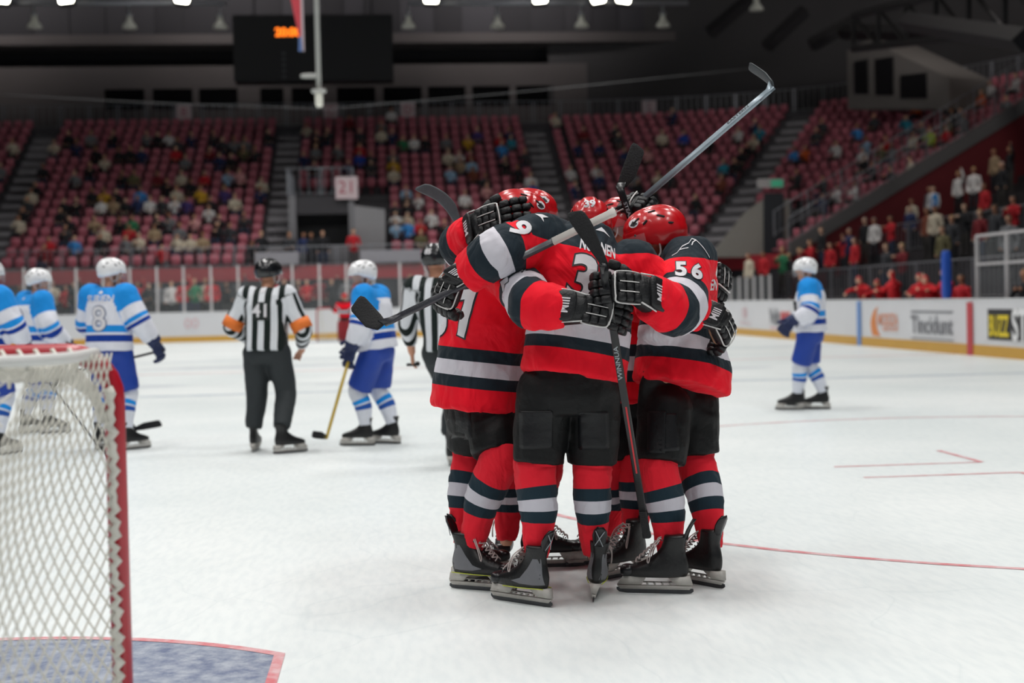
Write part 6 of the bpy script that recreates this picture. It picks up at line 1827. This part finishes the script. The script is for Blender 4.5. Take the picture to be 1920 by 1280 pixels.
# player with the yellow stick
J4, M4 = pose(712, 834, math.radians(74), .93, lean=.10, armL=dict(el=(.34, .02, 1.24), wr=(.33, .16, 1.0), hd=(.05, .25, -1), hb=(1, 0, 0)), armR=dict(el=(.3, .1, 1.25), wr=(.12, .3, 1.1)), look=math.radians(42), legs=dict(anL=(-.08, .12, .25), knL=(-.1, .18, .57), anR=(.12, -.1, .25), knR=(.12, .04, .57)))
hockey('hockey_player', J4, 'hockey player in blue and white holding a yellow stick beside the huddle', BG, BLUE_JERSEY, BLUEP, BLUE_SOCK, WHSHELL, GLVB, False, bopts(14))
hh = J4['wrL'] + J4['hdL'].normalized() * .07
s_heel = at(612, 822, 13.2); s_dir = (hh - s_heel).normalized()
stick('hockey_stick', hh + s_dir * .12, s_heel, at(580, 819, 13.4), 'yellow hockey stick with white heel and black toe resting on the ice', shaft=mat('yellow_shaft', '#b79c3c', .4, var=.2, scale=10), grip=TAPE, grip_len=.1, hgt=.07, blade_m=TAPE, blade_up=UP)
# player on the right
J5, M5 = pose(1521, 768, math.radians(72), .93, lean=-.02, armL=dict(el=(.33, -.04, 1.25), wr=(.36, .2, 1.1), hd=(.05, .5, -.8), hb=(1, 0, .2)), armR=dict(el=(.32, 0, 1.25), wr=(.2, .3, 1.12)), look=math.radians(15), legs=dict(anL=(-.02, .17, .25), knL=(-.06, .12, .57), toeL=(-.1, 1, 0), anR=(.1, -.14, .25), knR=(.1, .02, .57), toeR=(0, 1, 0)))
hockey('hockey_player', J5, 'hockey player in blue and white standing alone near the right boards', BG, BLUE_JERSEY, BLUEP, BLUE_SOCK, WHSHELL, GLVB, False, bopts(15))
h5 = J5['wrL']
stick('hockey_stick', h5 + V((.05, -.02, .25)), h5 + V((.30, .75, -1.02)), h5 + V((.1, .95, -1.02)), 'dark hockey stick held by the player near the right boards', grip=TAPE, grip_len=.1, hgt=.07, blade_up=UP)
# officials
def ref_decals(J, n, z=.62):
    lat = (J['shR'] - J['shL']).normalized(); ax = (J['neck'] - J['hem']).normalized(); n_ = lat.cross(ax)
    o = J['hem'].lerp(J['neck'], z) + n_ * .12
    q = [(-1, -1), (1, -1), (1, 1), (-1, 1)]
    return [('shape', [q], o, lat, ax, .085, 0, mat('shirt_black', '#17211f', .8), .005), ('text', n, o, lat, ax, .17, .004, INK, .009), ('shape', [[(-1, 0), (0, 1), (1, 0), (0, -.5)]], J['hem'].lerp(J['neck'], .95) + n_ * .12, lat, ax, .03, 0, INK, .006)]
J6, M6 = pose(505, 846, math.radians(-8), .945, lean=.08, armL=dict(el=(.37, .02, 1.24), wr=(.22, .3, 1.1), hd=(-.6, .6, 0)), armR=dict(el=(.37, .02, 1.2), wr=(.28, .26, 1.0), hd=(-.5, .6, -.3)), look=math.radians(-30), legs=dict(knL=(-.12, .03, .57), anL=(-.15, -.02, .22), toeL=(-.1, 1, 0), knR=(.17, .05, .58), anR=(.2, -.22, .24), toeR=(.75, .7, 0)))
hockey('referee', J6, 'referee in striped shirt 41 and orange armbands skating away', 'officials in striped shirts', STRIPE, REFP, None, BKSHELL, GLV, False, dict(seed=16, trousers=True, bare=True, visor=True, decals=ref_decals(J6, '41'), chest_w=.215, hem_w=.2, sleeve_r=(.1, .088, .082, .07, .055)), )
for s in 'LR':
    a, e = J6['sh' + s], J6['el' + s]
    bm = bmesh.new(); d_ = (e - a).normalized(); x_, y_ = perp(d_); p_ = a.lerp(e, .86)
    rings(bm, [(p_ - d_ * .05, x_ * .098, y_ * .098), (p_ + d_ * .05, x_ * .098, y_ * .098)], 18, 1)
    root = [o for o in bpy.data.objects if o.name.startswith('referee') and o.type == 'EMPTY'][0]
    part('armband', bm, ORANGE, root, label='orange armband')
J7, M7 = pose(876, 872, math.radians(-14), .965, armL=dict(el=(.33, .0, 1.22), wr=(.37, .12, .97), hd=(.05, .3, -1), hb=(1, -.2, 0)), armR=dict(el=(.3, .0, 1.24), wr=(.25, .2, 1.0)), look=math.radians(-10), sway=-.24)
hockey('linesman', J7, 'linesman in striped shirt half hidden behind the left of the huddle', 'officials in striped shirts', STRIPE, REFP, None, BKSHELL, GLV, False, dict(seed=17, trousers=True, bare=True, visor=False, face=False, helmet_number='85', chest_w=.215, hem_w=.2, sleeve_r=(.1, .088, .08, .068, .055)))
bm = bmesh.new(); hq = J7['wrL'] + J7['hdL'].normalized() * .1; tube(bm, [hq + V((-.05, -.03, -.0)), hq + V((.05, .0, .0))], [.012, .016], 8); ball(bm, hq + V((.04, 0, .005)), .022)
o = new_obj('whistle', to_mesh(bm, 'whistle'), mat('whistle_black', '#141416', .4), label='black finger whistle held by the linesman', cat='whistle', base=hq.copy(), smooth=True)
# far goalkeeper
J8, M8 = pose(614, 637, math.radians(172), .92, armL=dict(el=(.36, .1, 1.2), wr=(.4, .3, 1.15), hd=(.1, 1, 0)), armR=dict(el=(.36, .1, 1.25), wr=(.45, .25, 1.35), hd=(.3, .5, .7)), base=rk(.2, 48.9))
PADRED = mat('leg_pad_red', '#8f1a25', .6, var=.2, scale=4); 
rt8, _ = hockey('goalkeeper', J8, 'tiny goalkeeper in red standing in front of the far goal', None, RED_JERSEY, BLACKP, RED_SOCK, REDSHELL, GLV, False, dict(seed=18, visor=False))
for s in 'LR':
    bm = bmesh.new(); k, an = J8['kn' + s], J8['an' + s]; c_ = k.lerp(an, .45) + J8['toe' + s].normalized() * .09
    superq(bm, c_, V((.14, 0, 0)), V((0, .07, 0)), V((0, 0, .4)), .4, 12, 8); part('leg_pad', bm, PADRED, rt8)

# ================================================================== BENCH
BENCHR = mat('top_bench_red', '#d41c28', .8, var=.2, scale=7)
TOPM['bench red'] = BENCHR
LEAN = figure(limbs((0, .2, 1.48), (0, .08, 1.24), (0, -.08, .88), (((-.32, .28, 1.2), (-.22, .5, 1.26)), ((.32, .28, 1.2), (.15, .55, 1.1))), lg, sh=.22, coat=1.2), .03, 'bench_player')
CHEER = figure(limbs((0, .08, 1.6), (0, .02, 1.33), (0, -.02, .92), (((-.32, .2, 1.4), (-.3, .3, 1.66)), ((.3, .2, 1.15), (.12, .45, 1.2))), lg, sh=.22, coat=1.2), .03, 'bench_player')
bl = ['leaning on the boards beside the standing blue player', 'leaning on the boards left of the blue line stripe', 'with bare gloves over the boards at the blue line stripe', 'with raised arm above the orange crescent advert', 'leaning over the boards above the grey lettering', 'cheering next to the blue padded post']
for i, (px, me, nm) in enumerate(((1583, LEAN, 0), (1606, LEAN, 1), (1636, CHEER, 2), (1676, CHEER, 3), (1706, LEAN, 4), (1722, CHEER, 5))):
    v = right_px(px) + .1
    spectator(me, Matrix.Translation((UR + .62 + .12 * (i % 2), v, .2)) @ Matrix.Rotation(math.pi / 2 + .3, 4, 'Z'), 'bench red', 'bench player in red ' + bl[nm], 'red players on the bench', rnd, 'bench_player', hat=REDSHELL, trousers=BLACKP)
spectator(STANDING[3], Matrix.Translation((UR + .75, right_px(1745), .1)) @ Matrix.Rotation(math.pi / 2 + .2, 4, 'Z'), 'red', 'coach in red and white jacket standing beside the blue padded post', 'bench staff', rnd, 'coach')
spectator(STANDING[1], Matrix.Translation((UR + .62, right_px(1868), .05)) @ Matrix.Rotation(math.pi / 2 + .5, 4, 'Z'), 'black', 'man in dark suit with hands raised to his face behind the right boards', None or 'bench staff', rnd, 'person')
